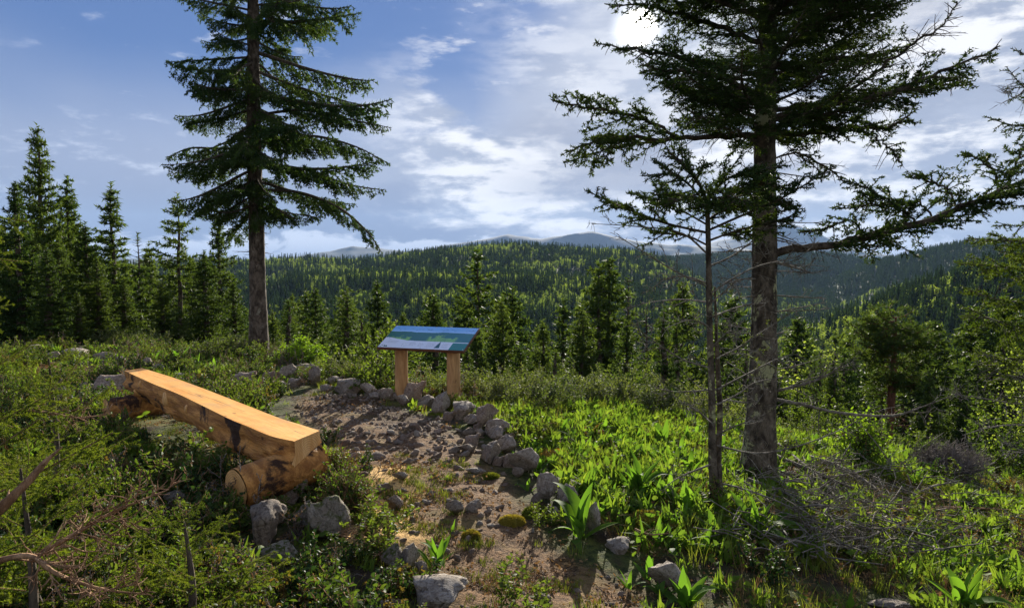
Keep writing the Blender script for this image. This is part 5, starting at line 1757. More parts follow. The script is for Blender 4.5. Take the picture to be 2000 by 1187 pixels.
clump_bush(590, 722, 110, 66, ([M_BRIGHT, M_TWIG], .045, .022, 5), 60, 'bright yellow green bush beside the tall spruce trunk', 'bush', 1)
clump_bush(690, 728, 110, 34, ([M_SHRUB, M_TWIG], .03, .014, 5), 55, 'low olive bush behind the back of the stone ring', 'bush', 2)
clump_bush(645, 955, 74, 60, ([M_BERRY, M_BROWN], .024, .013, 7), 70, 'small leaved bilberry bush right of the bench end', 'bush', 3)
clump_bush(672, 1005, 66, 60, ([M_BERRY, M_BROWN], .024, .013, 7), 70, 'small leaved bilberry bush beside the sawdust path', 'bush', 4)
clump_bush(1680, 905, 110, 120, ([M_BRIGHT, M_TWIG], .04, .024, 3), 34, 'loose bush with fresh yellow green leaves behind the dead branch', 'bush', 5)
clump_bush(1850, 930, 170, 70, ([M_GREY, M_GREY], .01, .004, 1), 150, 'bare greyish pink shrub on the right slope', 'bush', 6, 0.9)
clump_bush(1960, 900, 170, 110, ([M_GREY, M_GREY], .01, .004, 1), 130, 'bare twiggy shrub at the right edge', 'bush', 7, 0.9)
clump_bush(440, 700, 150, 40, ([M_BERRY, M_TWIG], .03, .016, 6), 60, 'dark green low bush left of the tall spruce trunk', 'bush', 8)
clump_bush(1210, 790, 120, 40, ([M_GREY, M_GREY], .012, .006, 2), 90, 'grey leafless shrub at the slope edge in front of the pale trunks', 'bush', 9, 0.9)
clump_bush(940, 745, 90, 60, ([M_SHRUB, M_GREY], .03, .016, 5), 60, 'grey leaved shrub with pale tips right of the sign', 'bush', 10)
# ------------------------------------------------------------------ forest trees: library crowns, unit height 10 m
def crown_mesh(seed, name, mats, rad=1.9, c0=0.12, whorl=0.34, per=7, lat_sp=0.12, nl=0.13, nw=0.034, dens=38, droop=0.35, sparse=0.0, dead=0.0, taper=0.85, top_up=0.35, sub=True):
    rg = np.random.default_rng(seed)
    g = Geo(); N0, N1, W0, W1, WR = [], [], [], [], []
    z = 10 * c0
    while z < 9.75:
        u_ = (z - 10 * c0) / (10 - 10 * c0)
        Rr = rad * ((1 - u_) ** taper) * min(1, 0.55 + 2.5 * u_) + 0.06
        k_ = per + int(rg.integers(-1, 2))
        a0 = rg.uniform(0, 6.28)
        for i in range(k_):
            if rg.random() < sparse: continue
            a = a0 + 6.283 * i / k_ + rg.normal() * 0.2
            L = Rr * rg.uniform(0.55, 1.15)
            isd = dead > 0 and u_ > 1 - dead
            sl = -droop * (1 - u_) + top_up * u_ + rg.normal() * 0.06
            n_ = max(3, int(L / 0.22))
            h = np.array([math.cos(a), math.sin(a), 0]); sd = np.array([-math.sin(a), math.cos(a), 0])
            t_ = np.linspace(0, 1, n_ + 1)
            pth = h * (L * t_)[:, None] + np.array([0, 0, 1.0]) * (L * (sl * t_ + 0.22 * t_ ** 3))[:, None] + [0, 0, z + rg.normal() * 0.08]
            for k in range(n_):
                W0.append(pth[k]); W1.append(pth[k + 1]); WR.append(0.016 * (1 - k / n_) + 0.004)
                if (k > 0 or L < 0.7) and not isd: N0.append(pth[k]); N1.append(pth[k + 1])
            q = 0.14 * L
            s_ = 1
            while q < L and sub:
                f = q / L * n_; kk = min(int(f), n_ - 1)
                pp = pth[kk] + (pth[kk + 1] - pth[kk]) * (f - kk)
                ll = (0.12 + 0.36 * (L - q)) * rg.uniform(0.6, 1.2) * min(1, q / L * 3)
                ll = min(ll, 0.55)
                d = nrm(h * 0.75 + sd * s_ * 0.9 + np.array([0, 0, -0.25 + rg.normal() * 0.2]))
                if not isd: N0.append(pp); N1.append(pp + d * ll)
                W0.append(pp); W1.append(pp + d * ll); WR.append(0.004)
                s_ = -s_; q += lat_sp * rg.uniform(0.6, 1.4)
        z += whorl * rg.uniform(0.75, 1.25)
    N0.append(np.array([0, 0, 9.2])); N1.append(np.array([0, 0, 10.0]))
    needles(g, N0, N1, dens, nl, nw, rg, 0, 0.1, 0.6)
    WR = np.array(WR); sticks(g, W0, W1, WR, WR * 0.6, 1)
    return g.mesh(name, mats)


def trunk_mesh(seed, r0, mat, h=9.7):
    g = Geo()
    rg = np.random.default_rng(seed)
    p_ = np.array([[rg.normal() * 0.03 * (k > 0), rg.normal() * 0.03 * (k > 0), h * k / 6.0 - (0.3 if k == 0 else 0)] for k in range(7)])
    tube(g, spline(p_, 24), [r0 * 1.25, r0, r0 * 0.8, r0 * 0.55, 0.012], 9, 0, 0.1, seed)
    return g.mesh('trunk', [mat], True)


MM = [M_MID, M_TWIG]
KIND = {
    'dense': [crown_mesh(500 + i, 'crown', MM, 1.9, 0.04, 0.32, 6, nl=0.18, nw=0.07, dens=44) for i in range(3)],
    'slim': [crown_mesh(510 + i, 'crown', MM, 1.25, 0.10, 0.30, 6, nl=0.18, nw=0.07, dens=44, sparse=0.15) for i in range(3)],
    'sparse': [crown_mesh(520 + i, 'crown', MM, 1.7, 0.30, 0.42, 5, nl=0.18, nw=0.07, dens=40, sparse=0.30, droop=0.15) for i in range(3)],
    'high': [crown_mesh(530 + i, 'crown', MM, 1.2, 0.38, 0.30, 6, nl=0.18, nw=0.07, dens=40, sparse=0.25, taper=0.6) for i in range(2)],
    'deadtop': [crown_mesh(540, 'crown', MM, 1.4, 0.10, 0.30, 6, nl=0.18, nw=0.07, dens=40, dead=0.22, sparse=0.1)],
    'ghost': [crown_mesh(550 + i, 'crown', MM, 1.1, 0.12, 0.30, 6, nl=0.10, nw=0.026, dens=9, sparse=0.25, droop=0.1) for i in range(2)],
    'broad': [crown_mesh(560 + i, 'crown', MM, 2.5, 0.05, 0.32, 6, nl=0.18, nw=0.07, dens=42, droop=0.2, taper=0.95) for i in range(2)],
}
TR = [trunk_mesh(600 + i, 0.13, M_BARK) for i in range(3)]


def broadleaf(seed, mats, n=1500, rad=2.3, L=0.20):
    rg = np.random.default_rng(seed)
    g = Geo(); P0_, P1_, LP = [], [], []
    for i in range(60):
        a = rg.uniform(0, 6.28); z = rg.uniform(3, 9.6)
        rr_ = rad * math.sin(min(1, (10.2 - z) / 7) * 2.2) * rg.uniform(0.3, 1.05)
        c_ = np.array([math.cos(a) * rr_, math.sin(a) * rr_, z])
        P0_.append(np.array([0, 0, z * 0.75])); P1_.append(c_)
        LP.append(c_ + rg.normal(size=(n // 60, 3)) * 0.38)
    LP = np.concatenate(LP)
    leaves(g, LP, rg, L, L * 0.6, 0, 0.2)
    r_ = np.full(len(P0_), 0.03); sticks(g, P0_, P1_, r_, r_ * 0.3, 1)
    return g.mesh('crown', mats)


KIND['leafy'] = [broadleaf(700 + i, [M_BIRCH, M_TWIG], 2200, 2.1, 0.16) for i in range(2)]

rng = np.random.default_rng(77)


def forest_tree(px, py, Yd, kind, width=1.0, label=None, group=None, name='spruce_tree', cat='tree', trunk=None, lib=None, x=None, h=None):
    if x is None:
        top = at(px, py, Yd)
        X_, Y_ = top[0], top[1]
        zb = float(gz(X_, Y_)); h = top[2] - zb
    else:
        X_, Y_ = x
        zb = float(gz(X_, Y_))
    s_ = h / 10.0
    root = empty(name, (X_, Y_, zb - 0.1), label, cat, group, rng.uniform(0, 6.28))
    k_ = KIND[kind]
    c_ = link('crown', k_[int(rng.integers(len(k_)))], root)
    ws = s_ * width * 1.5
    c_.scale = (ws, ws, s_)
    t_ = link('trunk', trunk or TR[int(rng.integers(3))], root)
    tw = max(s_, 0.6)
    t_.scale = (tw, tw, s_)
    return root


TREES = [
    (72, 234, 19, 'broad', 0.62, 'tallest spruce at the left edge with wide ragged top'),
    (28, 345, 16, 'dense', 0.75, 'dense spruce rising behind the sunlit young twigs at the left edge'),
    (130, 335, 21, 'dense', 0.7, 'spruce leaning against the right flank of the tallest left one'),
    (165, 425, 19, 'dense', 0.95, 'bushy spruce between the tallest left tree and the slim pointed one'),
    (216, 350, 24, 'slim', 0.95, 'slim pointed spruce standing clear against the sky on the left'),
    (268, 450, 26, 'deadtop', 0.9, 'spruce with a bare dead tip among the left trees'),
    (290, 468, 30, 'slim', 1.0, 'narrow spruce just right of the dead tipped one'),
    (345, 370, 22, 'sparse', 0.85, 'thin spruce with airy tiered limbs left of the big trunk'),
    (425, 415, 21, 'dense', 0.72, 'dark spruce partly covered by the big spruce lowest left limb'),
    (90, 470, 15, 'dense', 0.9, 'low sunlit spruce in front of the tallest left one'),
    (375, 500, 24, 'dense', 1.0, 'dark spruce filling the gap before the big trunk'),
    (560, 585, 30, 'slim', 1.1, 'short dull spruce right of the big trunk'),
    (598, 560, 36, 'slim', 1.0, 'pointed spruce farther down the slope right of the big trunk'),
    (676, 552, 24, 'sparse', 1.0, 'dark spruce with rounded top left of the sign'),
    (736, 540, 23, 'dense', 0.85, 'full green spruce just left of the sign'),
    (532, 600, 27, 'dense', 0.8, 'spruce half hidden by the big bare trunk'),
    (931, 482, 23, 'sparse', 0.9, 'tall dark spruce rising behind the right corner of the sign'),
    (905, 560, 26, 'dense', 0.8, 'bushy spruce left of the tall one behind the sign'),
    (1000, 552, 24, 'dense', 0.9, 'dense spruce right of the tall one behind the sign'),
    (1060, 615, 17, 'broad', 0.72, 'low fresh green spruce at the edge of the slope'),
    (1102, 576, 26, 'slim', 0.9, 'slim dark spruce left of the pale trunks'),
    (1170, 506, 22, 'high', 0.75, 'left one of the close pair of high crowned trunks'),
    (1192, 500, 22.6, 'high', 0.85, 'right one of the close pair of high crowned trunks'),
    (1228, 530, 24, 'ghost', 1.0, 'thin half bare spruce right of the close pair'),
    (1145, 580, 21, 'ghost', 1.0, 'thin half bare spruce left of the close pair'),
    (1262, 590, 23, 'ghost', 1.1, 'leafless looking spruce in the blue shade right of the close pair'),
    (1335, 545, 26, 'dense', 0.8, 'dark spruce seen left of the slender fir'),
    (1290, 640, 22, 'ghost', 1.2, 'bare twiggy tree low in the shade before the slender fir'),
    (1430, 560, 24, 'dense', 0.9, 'spruce showing between the slender fir and the big trunk'),
    (1560, 612, 22, 'dense', 0.95, 'sunlit spruce just right of the big lichen trunk'),
    (1602, 668, 20, 'leafy', 0.7, 'small leafy tree with yellow green crown right of the lichen trunk'),
    (1660, 640, 30, 'slim', 1.0, 'slim spruce left of the reddish pine'),
    (1700, 668, 26, 'dense', 0.9, 'dark spruce close left of the reddish pine'),
    (1830, 620, 24, 'dense', 1.0, 'dark spruce close right of the reddish pine'),
    (1900, 590, 21, 'dense', 0.9, 'broad spruce between the pine and the right edge'),
    (1965, 560, 20, 'broad', 0.7, 'dark broad spruce behind the right edge twigs'),
    (1875, 720, 15, 'dense', 1.0, 'low deep green spruce at the foot of the right slope'),
    (1520, 720, 18, 'dense', 1.0, 'low spruce directly behind the lichen trunk'),
    (840, 600, 30, 'slim', 1.0, 'spruce top showing behind the middle of the sign'),
    (630, 640, 20, 'dense', 1.0, 'low spruce behind the bright yellow green bush'),
    (1015, 660, 18, 'dense', 0.9, 'dark bushy spruce below the tall one, right of the sign'),
    (8, 420, 17, 'dense', 0.9, 'dense spruce cut by the left picture edge behind the young twigs'),
    (60, 440, 18, 'dense', 0.9, 'bushy dark spruce filling the space below the tallest left one'),
    (112, 455, 17, 'dense', 0.9, 'bushy spruce right below the tallest left one, before its neighbours'),
    (188, 495, 18, 'dense', 1.0, 'low wide spruce in front of the slim pointed one'),
    (240, 540, 19, 'dense', 1.0, 'low spruce in front of the dead tipped one'),
    (315, 540, 19, 'dense', 1.1, 'low wide spruce in front of the thin airy one'),
    (398, 480, 18, 'dense', 1.0, 'dark spruce right of the thin airy one, before the big trunk'),
    (455, 545, 20, 'dense', 1.0, 'low dull spruce touching the left side of the big bare trunk'),
    (150, 560, 16, 'dense', 1.2, 'low spruce with light tips above the rounded boulder'),
    (350, 590, 17, 'dense', 1.3, 'low olive green spruce above the broad leaved clump at the left'),
]
placed = []
for (px, py, Yd, kind, wd, lab) in TREES:
    o = forest_tree(px, py, Yd, kind, wd, lab, None, 'leafy_tree' if kind == 'leafy' else 'spruce_tree')
    placed.append((o.location.x, o.location.y))
# the pine with the reddish trunk
X_ = at(1738, 640, 15.0); zb = float(gz(X_[0], 15.0))
root = empty('pine_tree', (X_[0], 15.0, zb - 0.1), 'pine with a bare reddish trunk and a shaggy dark crown', 'tree')
h = at(1738, 610, 15.0)[2] - zb
g = Geo(); tube(g, spline([[0, 0, 0], [0.03, 0, h * 0.4], [0.10, 0, h * 0.75], [0.12, 0, h]], 40), [0.12, 0.10, 0.07, 0.02], 12, 0, 0.12, 2.0)
link('trunk', g.mesh('trunk', [M_PBARK], True), root)
g = Geo(); rg = np.random.default_rng(4)
for i in range(80):
    z = h * rg.uniform(0.66, 1.0); a = rg.uniform(0, 6.28); L = rg.uniform(0.35, 0.95) * (1.1 - 1.2 * abs(z / h - 0.84) * 2)
    d = np.array([math.cos(a), math.sin(a), rg.uniform(-0.2, 0.5)])
    path = spline([[0.08, 0, z], np.array([0.08, 0, z]) + d * L * 0.5, np.array([0.08, 0, z]) + d * L + [0, 0, 0.1]], 8)
    limb_geo(g, path, 0.012, 0.004, rg, nd=80, nl=0.075, nw=0.018, flat=0.0, t0=0.2, lat_sp=0.09, lat_len=0.42, sub_sp=0.07, sub_len=0.13, tilt=0.8, wk=0.9, axn=0.3, third=1)
link('crown', g.mesh('crown', [M_MID, M_PBARK]), root)
g = Geo()
for i in range(24):
    z = h * rg.uniform(0.2, 0.6); a = rg.uniform(0, 6.28); d = np.array([math.cos(a), math.sin(a), rg.uniform(-0.3, 0.3)])
    dead_geo(g, np.array([0.05, 0, z]) + np.linspace(0, rg.uniform(0.5, 1.3), 7)[:, None] * d + rg.normal(size=(7, 3)) * 0.03, 0.014, rg, 0, 6, 0.35, 2)
tag(link('dead_limbs', g.mesh('dead_limbs', [M_PBARK]), root), kind='stuff')
placed.append((X_[0], 15.0))

# the rest of the nearer forest, one object a tree
cand = []
rg = np.random.default_rng(91)
tries = 0
cell = {}
while len(cand) < 275 and tries < 60000:
    tries += 1
    a = R(rg.uniform(-41, 41)); r = 10.5 + 52 * rg.random() ** 1.1
    x, y = r * math.sin(a), r * math.cos(a)
    cd = y - np.interp(x, YCX, YCY)
    if cd < (2.2 if x < -3.5 else 1.8): continue
    md_ = 0.95 + r * 0.030
    pq = 1000 + F * x / y
    if 1670 < pq < 1810 and r < 24: continue
    ok = all((x - p[0]) ** 2 + (y - p[1]) ** 2 > md_ ** 2 for p in placed)
    if not ok: continue
    placed.append((x, y)); cand.append((x, y, r))
for (x, y, r) in cand:
    zb = float(gz(x, y))
    px = 1000 + F * x / y
    lim = np.interp(px, [-200, 0, 200, 300, 480, 520, 900, 1100, 1500, 1800, 2000], [400, 430, 480, 505, 540, 555, 560, 570, 610, 610, 590])
    ztop = CAMZ - (lim + 180 * rg.random() ** 1.5 - 500) / F * y
    h = min(rg.uniform(8, 13), max(ztop - zb, 1.6))
    kk = rg.random()
    if kk < 0.03:
        forest_tree(0, 0, 0, 'leafy', rg.uniform(0.6, 0.8), 'yellow green broadleaf tree among the dark spruces below the ridge', 'fresh green broadleaf trees on the slope', 'leafy_tree', x=(x, y), h=h * 0.9)
    else:
        kd = 'dense' if kk < 0.45 else ('slim' if kk < 0.8 else 'sparse')
        if 1080 < px < 1700 and rg.random() < 0.5: kd = ('ghost', 'high', 'high')[int(rg.integers(3))]
        wd = rg.uniform(0.75, 1.1) * (1.1 if kd == 'slim' else 0.85)
        forest_tree(0, 0, 0, kd, wd, 'dark spruce in the dense wood on the slope below the ridge', 'spruces on the slope below the ridge', x=(x, y), h=h)

# ------------------------------------------------------------------ far forest as one mass
def far_conifer(seed):
    rg = np.random.default_rng(seed)
    g = Geo(); N0, N1 = [], []
    z = 1.0
    while z < 9.6:
        Rr = 1.75 * (1 - z / 10.0) ** 0.85 + 0.12
        for i in range(7):
            a = rg.uniform(0, 6.28); L = Rr * rg.uniform(0.6, 1.15)
            N0.append([0, 0, z + 0.15]); N1.append([math.cos(a) * L, math.sin(a) * L, z - 0.25 * L])
        z += 0.42 * rg.uniform(0.8, 1.2)
    N0.append([0, 0, 8.6]); N1.append([0, 0, 10])
    N0 = np.array(N0, float); N1 = np.array(N1, float)
    # each bough is a pair of narrow blades
    d = nrm(N1 - N0); s_ = nrm(np.cross(d, [0, 0, 1.0] + rg.normal(size=d.shape) * 0.2)); up = np.cross(s_, d)
    Lq = np.linalg.norm(N1 - N0, axis=1)[:, None]
    for sg in (s_, up):
        V_ = np.stack([N0 + sg * 0.08, N0 + d * Lq * 0.45 + sg * 0.20, N1, N0 + d * Lq * 0.5 - sg * 0.20, N0 - sg * 0.08], 1).reshape(-1, 3)
        b_ = (np.arange(len(N0)) * 5)[:, None]
        T_ = np.concatenate([np.concatenate([b_ + i for i in tr], 1) for tr in ((0, 1, 4), (1, 3, 4), (1, 2, 3))])
        g.tris(V_, T_, 0)
    sticks(g, [[0, 0, 0.0]], [[0, 0, 9.0]], [0.14], [0.03], 1)
    return g.mesh('conifer', [M_FAR, M_BARK])


def far_leafy(seed):
    rg = np.random.default_rng(seed)
    g = Geo()
    c_ = nrm(rg.normal(size=(26, 3))) * rg.uniform(0.5, 1.0, (26, 1)) * [2.0, 2.0, 2.7] + [0, 0, 5.6]
    P_ = (c_[:, None] + rg.normal(size=(26, 6, 3)) * 0.5).reshape(-1, 3)
    leaves(g, P_, rg, 0.75, 0.5, 0)
    sticks(g, [[0, 0, 0.0]], [[0, 0, 6.0]], [0.13], [0.04], 1)
    return g.mesh('broadleaf', [M_BIRCH, M_BARK])


def with_trunk(cm, r_=0.13):
    n_ = len(cm.vertices); V_ = np.empty(n_ * 3, np.float32); cm.vertices.foreach_get('co', V_)
    T_ = np.empty(len(cm.loops), np.int32); cm.loops.foreach_get('vertex_index', T_)
    mi_ = np.empty(len(cm.polygons), np.int32); cm.polygons.foreach_get('material_index', mi_)
    g = Geo(); V_ = V_.reshape(-1, 3); T_ = T_.reshape(-1, 3)
    g.V.append(V_); g.n = n_; g.T.append(T_); g.tm.append(mi_)
    sticks(g, [[0, 0, -0.3]], [[0, 0, 9.4]], [r_], [0.03], 1, 6)
    return g.mesh('conifer', MM)


FC = [far_conifer(800 + i) for i in range(6)] + [far_leafy(820 + i) for i in range(3)]
MIDC = [with_trunk(KIND['dense'][0]), with_trunk(KIND['slim'][0]), with_trunk(KIND['dense'][1])]
FC = FC + MIDC + [KIND['leafy'][0]]
rg = np.random.default_rng(99)
n_ = 170000
r = np.sqrt(rg.uniform(59 ** 2, 2350 ** 2, n_)); a = R(rg.uniform(-45, 45, n_) if False else 1.0) * rg.uniform(-46, 46, n_)
x, y = r * np.sin(a), r * np.cos(a)
# thin out with distance, the near woods are closer set
dens = np.interp(r, [85, 300, 700, 1500, 2350], [1.0, 1.0, 0.95, 0.95, 0.6])
keep = rg.random(n_) < dens
extra = 26000
r2 = np.sqrt(rg.uniform(57 ** 2, 620 ** 2, extra)); a2 = R(1.0) * rg.uniform(-45, 45, extra)
x = np.concatenate([x[keep], r2 * np.sin(a2)]); y = np.concatenate([y[keep], r2 * np.cos(a2)])
r = np.hypot(x, y)
pxx = az2px(np.degrees(np.arctan2(x, y)))
z = gz(x, y)
# drop what lies on slopes turned away behind the crests
e = 12.0
zb2 = gz(x * (1 + e / r), y * (1 + e / r))
away = (zb2 - z) / e < -0.10
ok = ~(away & (rg.random(len(x)) < 0.75) & (r > 250))
# clearings
clr = (fbm(x / 60.0, y / 60.0, 21.0, 3) > 0.42) & (r > 500) & (r < 1050)
ok &= ~clr
x, y, z, r, pxx = x[ok], y[ok], z[ok], r[ok], pxx[ok]
n_ = len(x)
cl = 0.8 * fbm(x / 45.0, y / 45.0, 30.0, 3) + 0.4 * fbm(x / 14.0, y / 14.0, 31.0, 2)
shadeside = (r > 1050) & (pxx > 1150)
pl = np.where(shadeside, 0.012, np.clip(0.10 + 0.7 * smstep(cl, -0.10, 0.30), 0, 0.7))
pl = np.where((r < 330), np.clip(pl * 0.3, 0, 0.2), pl)
pl = np.where((r < 800) & (pxx > 1600), np.clip(pl * 1.3 + 0.08, 0, 0.8), pl)
leafy = rg.random(n_) < pl
idx = np.where(leafy, 6 + rg.integers(0, 3, n_), rg.integers(0, 6, n_))
closer = r < 190
idx = np.where(closer, np.where(leafy, 12, 9 + rg.integers(0, 3, n_)), idx)
hs = np.where(leafy, rg.uniform(0.65, 1.0, n_), rg.uniform(0.7, 1.35, n_)) * np.interp(r, [0, 2000], [1.0, 1.15])
ws = hs * rg.uniform(0.75, 1.1, n_) * np.where(closer, 1.15, 1.0)
scatter('forest', FC, np.stack([x, y, z - 0.3], -1), np.stack([rg.normal(size=n_) * 0.02, rg.normal(size=n_) * 0.02, rg.uniform(0, 6.28, n_)], -1),
        np.stack([ws, ws, hs], -1), 'mixed forest of dark spruce and fresh green broadleaf over the hills', idx)

# ------------------------------------------------------------------ near twigs at the left edge: young spruces
rng = np.random.default_rng(66)
YSP = [
    # base pixel, depth, top pixel row, spread, count, label
    (-70, 1000, 3.1, 610, 0.80, 21, 'sunlit young spruce reaching in from the left edge'),
    (350, 1187, 2.9, 1010, 0.42, 17, 'small dark green young spruce at the bottom left'),
    (30, 1187, 2.6, 900, 0.6, 17, 'bushy young spruce in the lower left corner'),
    (95, 900, 4.4, 690, 0.62, 15, 'low young spruce in front of the reddish stone'),
]
for (px, py, Yd, ty, sp_, cnt, lab) in YSP:
    b = at(px, 700, Yd); b[2] = float(gz(b[0], b[1])) - 0.03
    top = at(px, ty, Yd)[2]
    H_ = top - b[2]
    root = empty('young_spruce', b, lab, 'tree')
    trunk_part(root, np.array([[0, 0, 0], [0.02, 0.01, H_ * 0.5], [0, 0, H_ * 0.97]]), [0.022, 0.015, 0.004], M_TWIG, 8, 20)
    for i in range(cnt):
        u_ = (i + rng.random()) / cnt
        if px == -60: u_ = 0.10 + 0.9 * u_
        a_ = i * 2.39996 + rng.uniform(-0.3, 0.3)
        s_ = sp_ / 0.75 * (1 - u_) ** 0.6 * rng.uniform(0.7, 1.1) + 0.15
        s_ = min(s_, 1.25)
        put_branch(root, YSB[int(rng.integers(4))], (0, 0, H_ * (0.05 + 0.92 * u_)), a_, -0.15 - 0.7 * u_ + rng.uniform(-0.15, 0.15), s_, rng.uniform(-0.3, 0.3))


# twigs of a spruce that stands just outside the left edge
b = at(-150, 700, 3.4); b[2] = float(gz(b[0], b[1])) - 0.05
root = empty('spruce_tree', b, 'backlit spruce twigs hanging into the picture at the upper left edge', 'tree')
H_ = 3.2
trunk_part(root, np.array([[0, 0, 0], [0, 0, H_ * 0.5], [0, 0, H_]]), [0.06, 0.04, 0.01], M_TWIG, 10, 24)
for (py_, azd_, s_) in ((395, 0.1, 0.66), (440, -0.2, 0.62), (480, 0.35, 0.60), (330, 1.2, 0.5), (520, 1.4, 0.5), (450, 2.5, 0.6), (300, 3.4, 0.4)):
    zz_ = at(-150, py_, 3.4)[2] - b[2]
    put_branch(root, YSB[int(rng.integers(4))], (0, 0, zz_), azd_, 0.12, s_, rng.uniform(-0.3, 0.3))

# twigs of the tree that stands just outside the right edge
root_p = at(2150, 500, 7.5); zb = float(gz(root_p[0], 7.5))
root = empty('fir_tree', (root_p[0], 7.5, zb - 0.1), 'fir at the right edge with sunlit olive green sprays and bare twigs', 'tree')
ro2 = np.array(root.location)
trunk_part(root, np.array([[0, 0, 0], [0, 0, 3.0], [0, 0, 6.5]]), [0.13, 0.1, 0.03], M_FBARK, 12, 40)
M_OLIVE = leafmat('olive_needles', (0.028, 0.055, 0.012), (0.10, 0.135, 0.024), 0.42, 0.45, (1.45, 1.4, 0.4), 4.0, 0.3)
for (pts, dy, r0, ll, bare, mt) in [
    ([(2120, 470), (2040, 470), (1960, 470), (1890, 465)], -.6, .010, .30, .1, M_OLIVE), ([(2120, 540), (2040, 530), (1950, 520), (1875, 515)], -.8, .012, .36, .1, M_OLIVE),
    ([(2120, 600), (2040, 590), (1950, 585), (1880, 560)], -.4, .012, .36, .2, M_OLIVE), ([(2120, 640), (2020, 640), (1940, 625), (1890, 600)], -.9, .012, .36, .1, M_OLIVE),
    ([(2130, 700), (2050, 700), (1980, 700), (1900, 690)], -.5, .012, .34, .3, M_OLIVE), ([(2130, 760), (2040, 745), (1960, 730), (1905, 705)], -.8, .012, .30, .6, M_OLIVE),
    ([(2120, 420), (2060, 430), (2000, 440), (1940, 440)], -.3, .010, .24, .1, M_OLIVE), ([(2120, 200), (2050, 190), (2000, 170), (1965, 130)], -.3, .010, .28, .7, M_FIR),
    ([(2120, 260), (2050, 250), (1980, 245), (1925, 228)], -.2, .010, .26, .3, M_FIR), ([(2120, 150), (2060, 120), (2010, 110), (1975, 95)], .1, .009, .24, .5, M_FIR),
    ([(2110, 560), (2060, 540), (2000, 500), (1950, 490)], .2, .010, .30, .1, M_OLIVE), ([(2110, 680), (2060, 660), (2010, 640), (1960, 650)], .2, .010, .30, .2, M_OLIVE),
    ([(2110, 800), (2050, 780), (1990, 775), (1930, 770)], -.3, .010, .26, .8, M_OLIVE), ([(2110, 620), (2060, 610), (2010, 560), (1990, 540)], .1, .010, .30, .0, M_OLIVE)]:
    g = Geo()
    path = spline(plimb(pts, 0, dy, 7.5), 20) - ro2
    limb_geo(g, path, r0, 0.003, rng, nd=150, nl=0.026, nw=0.0115, flat=0.3, t0=0.05, lat_sp=0.038, lat_len=ll * 1.25, sub_sp=0.038, sub_len=0.10, sag=0.2, tilt=0.6, bare=bare * 0.6, wk=1.1, third=2, axn=0.3)
    link('branch', g.mesh('branch', [mt, M_DEAD]), root)
g = Geo()
for pts in ([(2110, 800), (2000, 790), (1900, 775), (1860, 770)], [(2110, 850), (2000, 830), (1930, 835), (1880, 850)], [(2100, 760), (2000, 735), (1920, 745)], [(2100, 900), (2000, 880), (1950, 860)], [(2100, 160), (2030, 150), (1985, 190), (1960, 175)]):
    dead_geo(g, spline(plimb(pts, 0, -0.5, 7.5), 14) - ro2, 0.010, rng, 0, 14, 0.42, 2)
tag(link('dead_twigs', g.mesh('dead_twigs', [M_GREY]), root), kind='stuff')


# ------------------------------------------------------------------ fallen wood
def fallen(name, pts, r0, mat, label, cat, n=14, ln=0.3, lvl=2, lift=0.05, Yadd=0.0):
    W_ = []
    for q in pts:
        if len(q) == 3: W_.append(at(q[0], q[1], q[2]))
        else:
            w_ = G(*q); W_.append(w_ + [0, 0, lift])
    W_ = np.array(W_); o0 = W_[0].copy()
    g = Geo()
    dead_geo(g, spline(W_, 18) - o0, r0, rng, 0, n, ln, lvl)
    o = link(name, g.mesh(name, [mat]), None, o0)
    return tag(o, label, cat)


fallen('stick', [(-20, 1010, 2.15), (40, 955, 2.2), (85, 905, 2.25), (122, 872, 2.3)], 0.018, M_BROWN, 'thick peeled brown stick slanting in from the left edge', 'branch', 3, 0.05, 1)
fallen('dead_branch', [(60, 1092, 2.05), (150, 1040, 2.1), (220, 1000, 2.15), (330, 955, 2.25)], 0.008, M_BROWN, 'bare reddish brown spruce branch over the lower left scrub', 'branch', 18, 0.17, 2)
fallen('dead_branch', [(-10, 1095, 2.0), (60, 1085, 2.0), (110, 1120, 2.0), (200, 1150, 2.05), (290, 1160, 2.1)], 0.009, M_BROWN, 'lowest bare brown branch fanning out at the bottom left', 'branch', 20, 0.17, 2)
fallen('dead_branch', [(55, 800, 3.6), (110, 808, 3.6), (150, 815, 3.6), (205, 810, 3.7)], 0.007, M_BROWN, 'bare brown twig below the reddish stone', 'branch', 14, 0.16, 2)
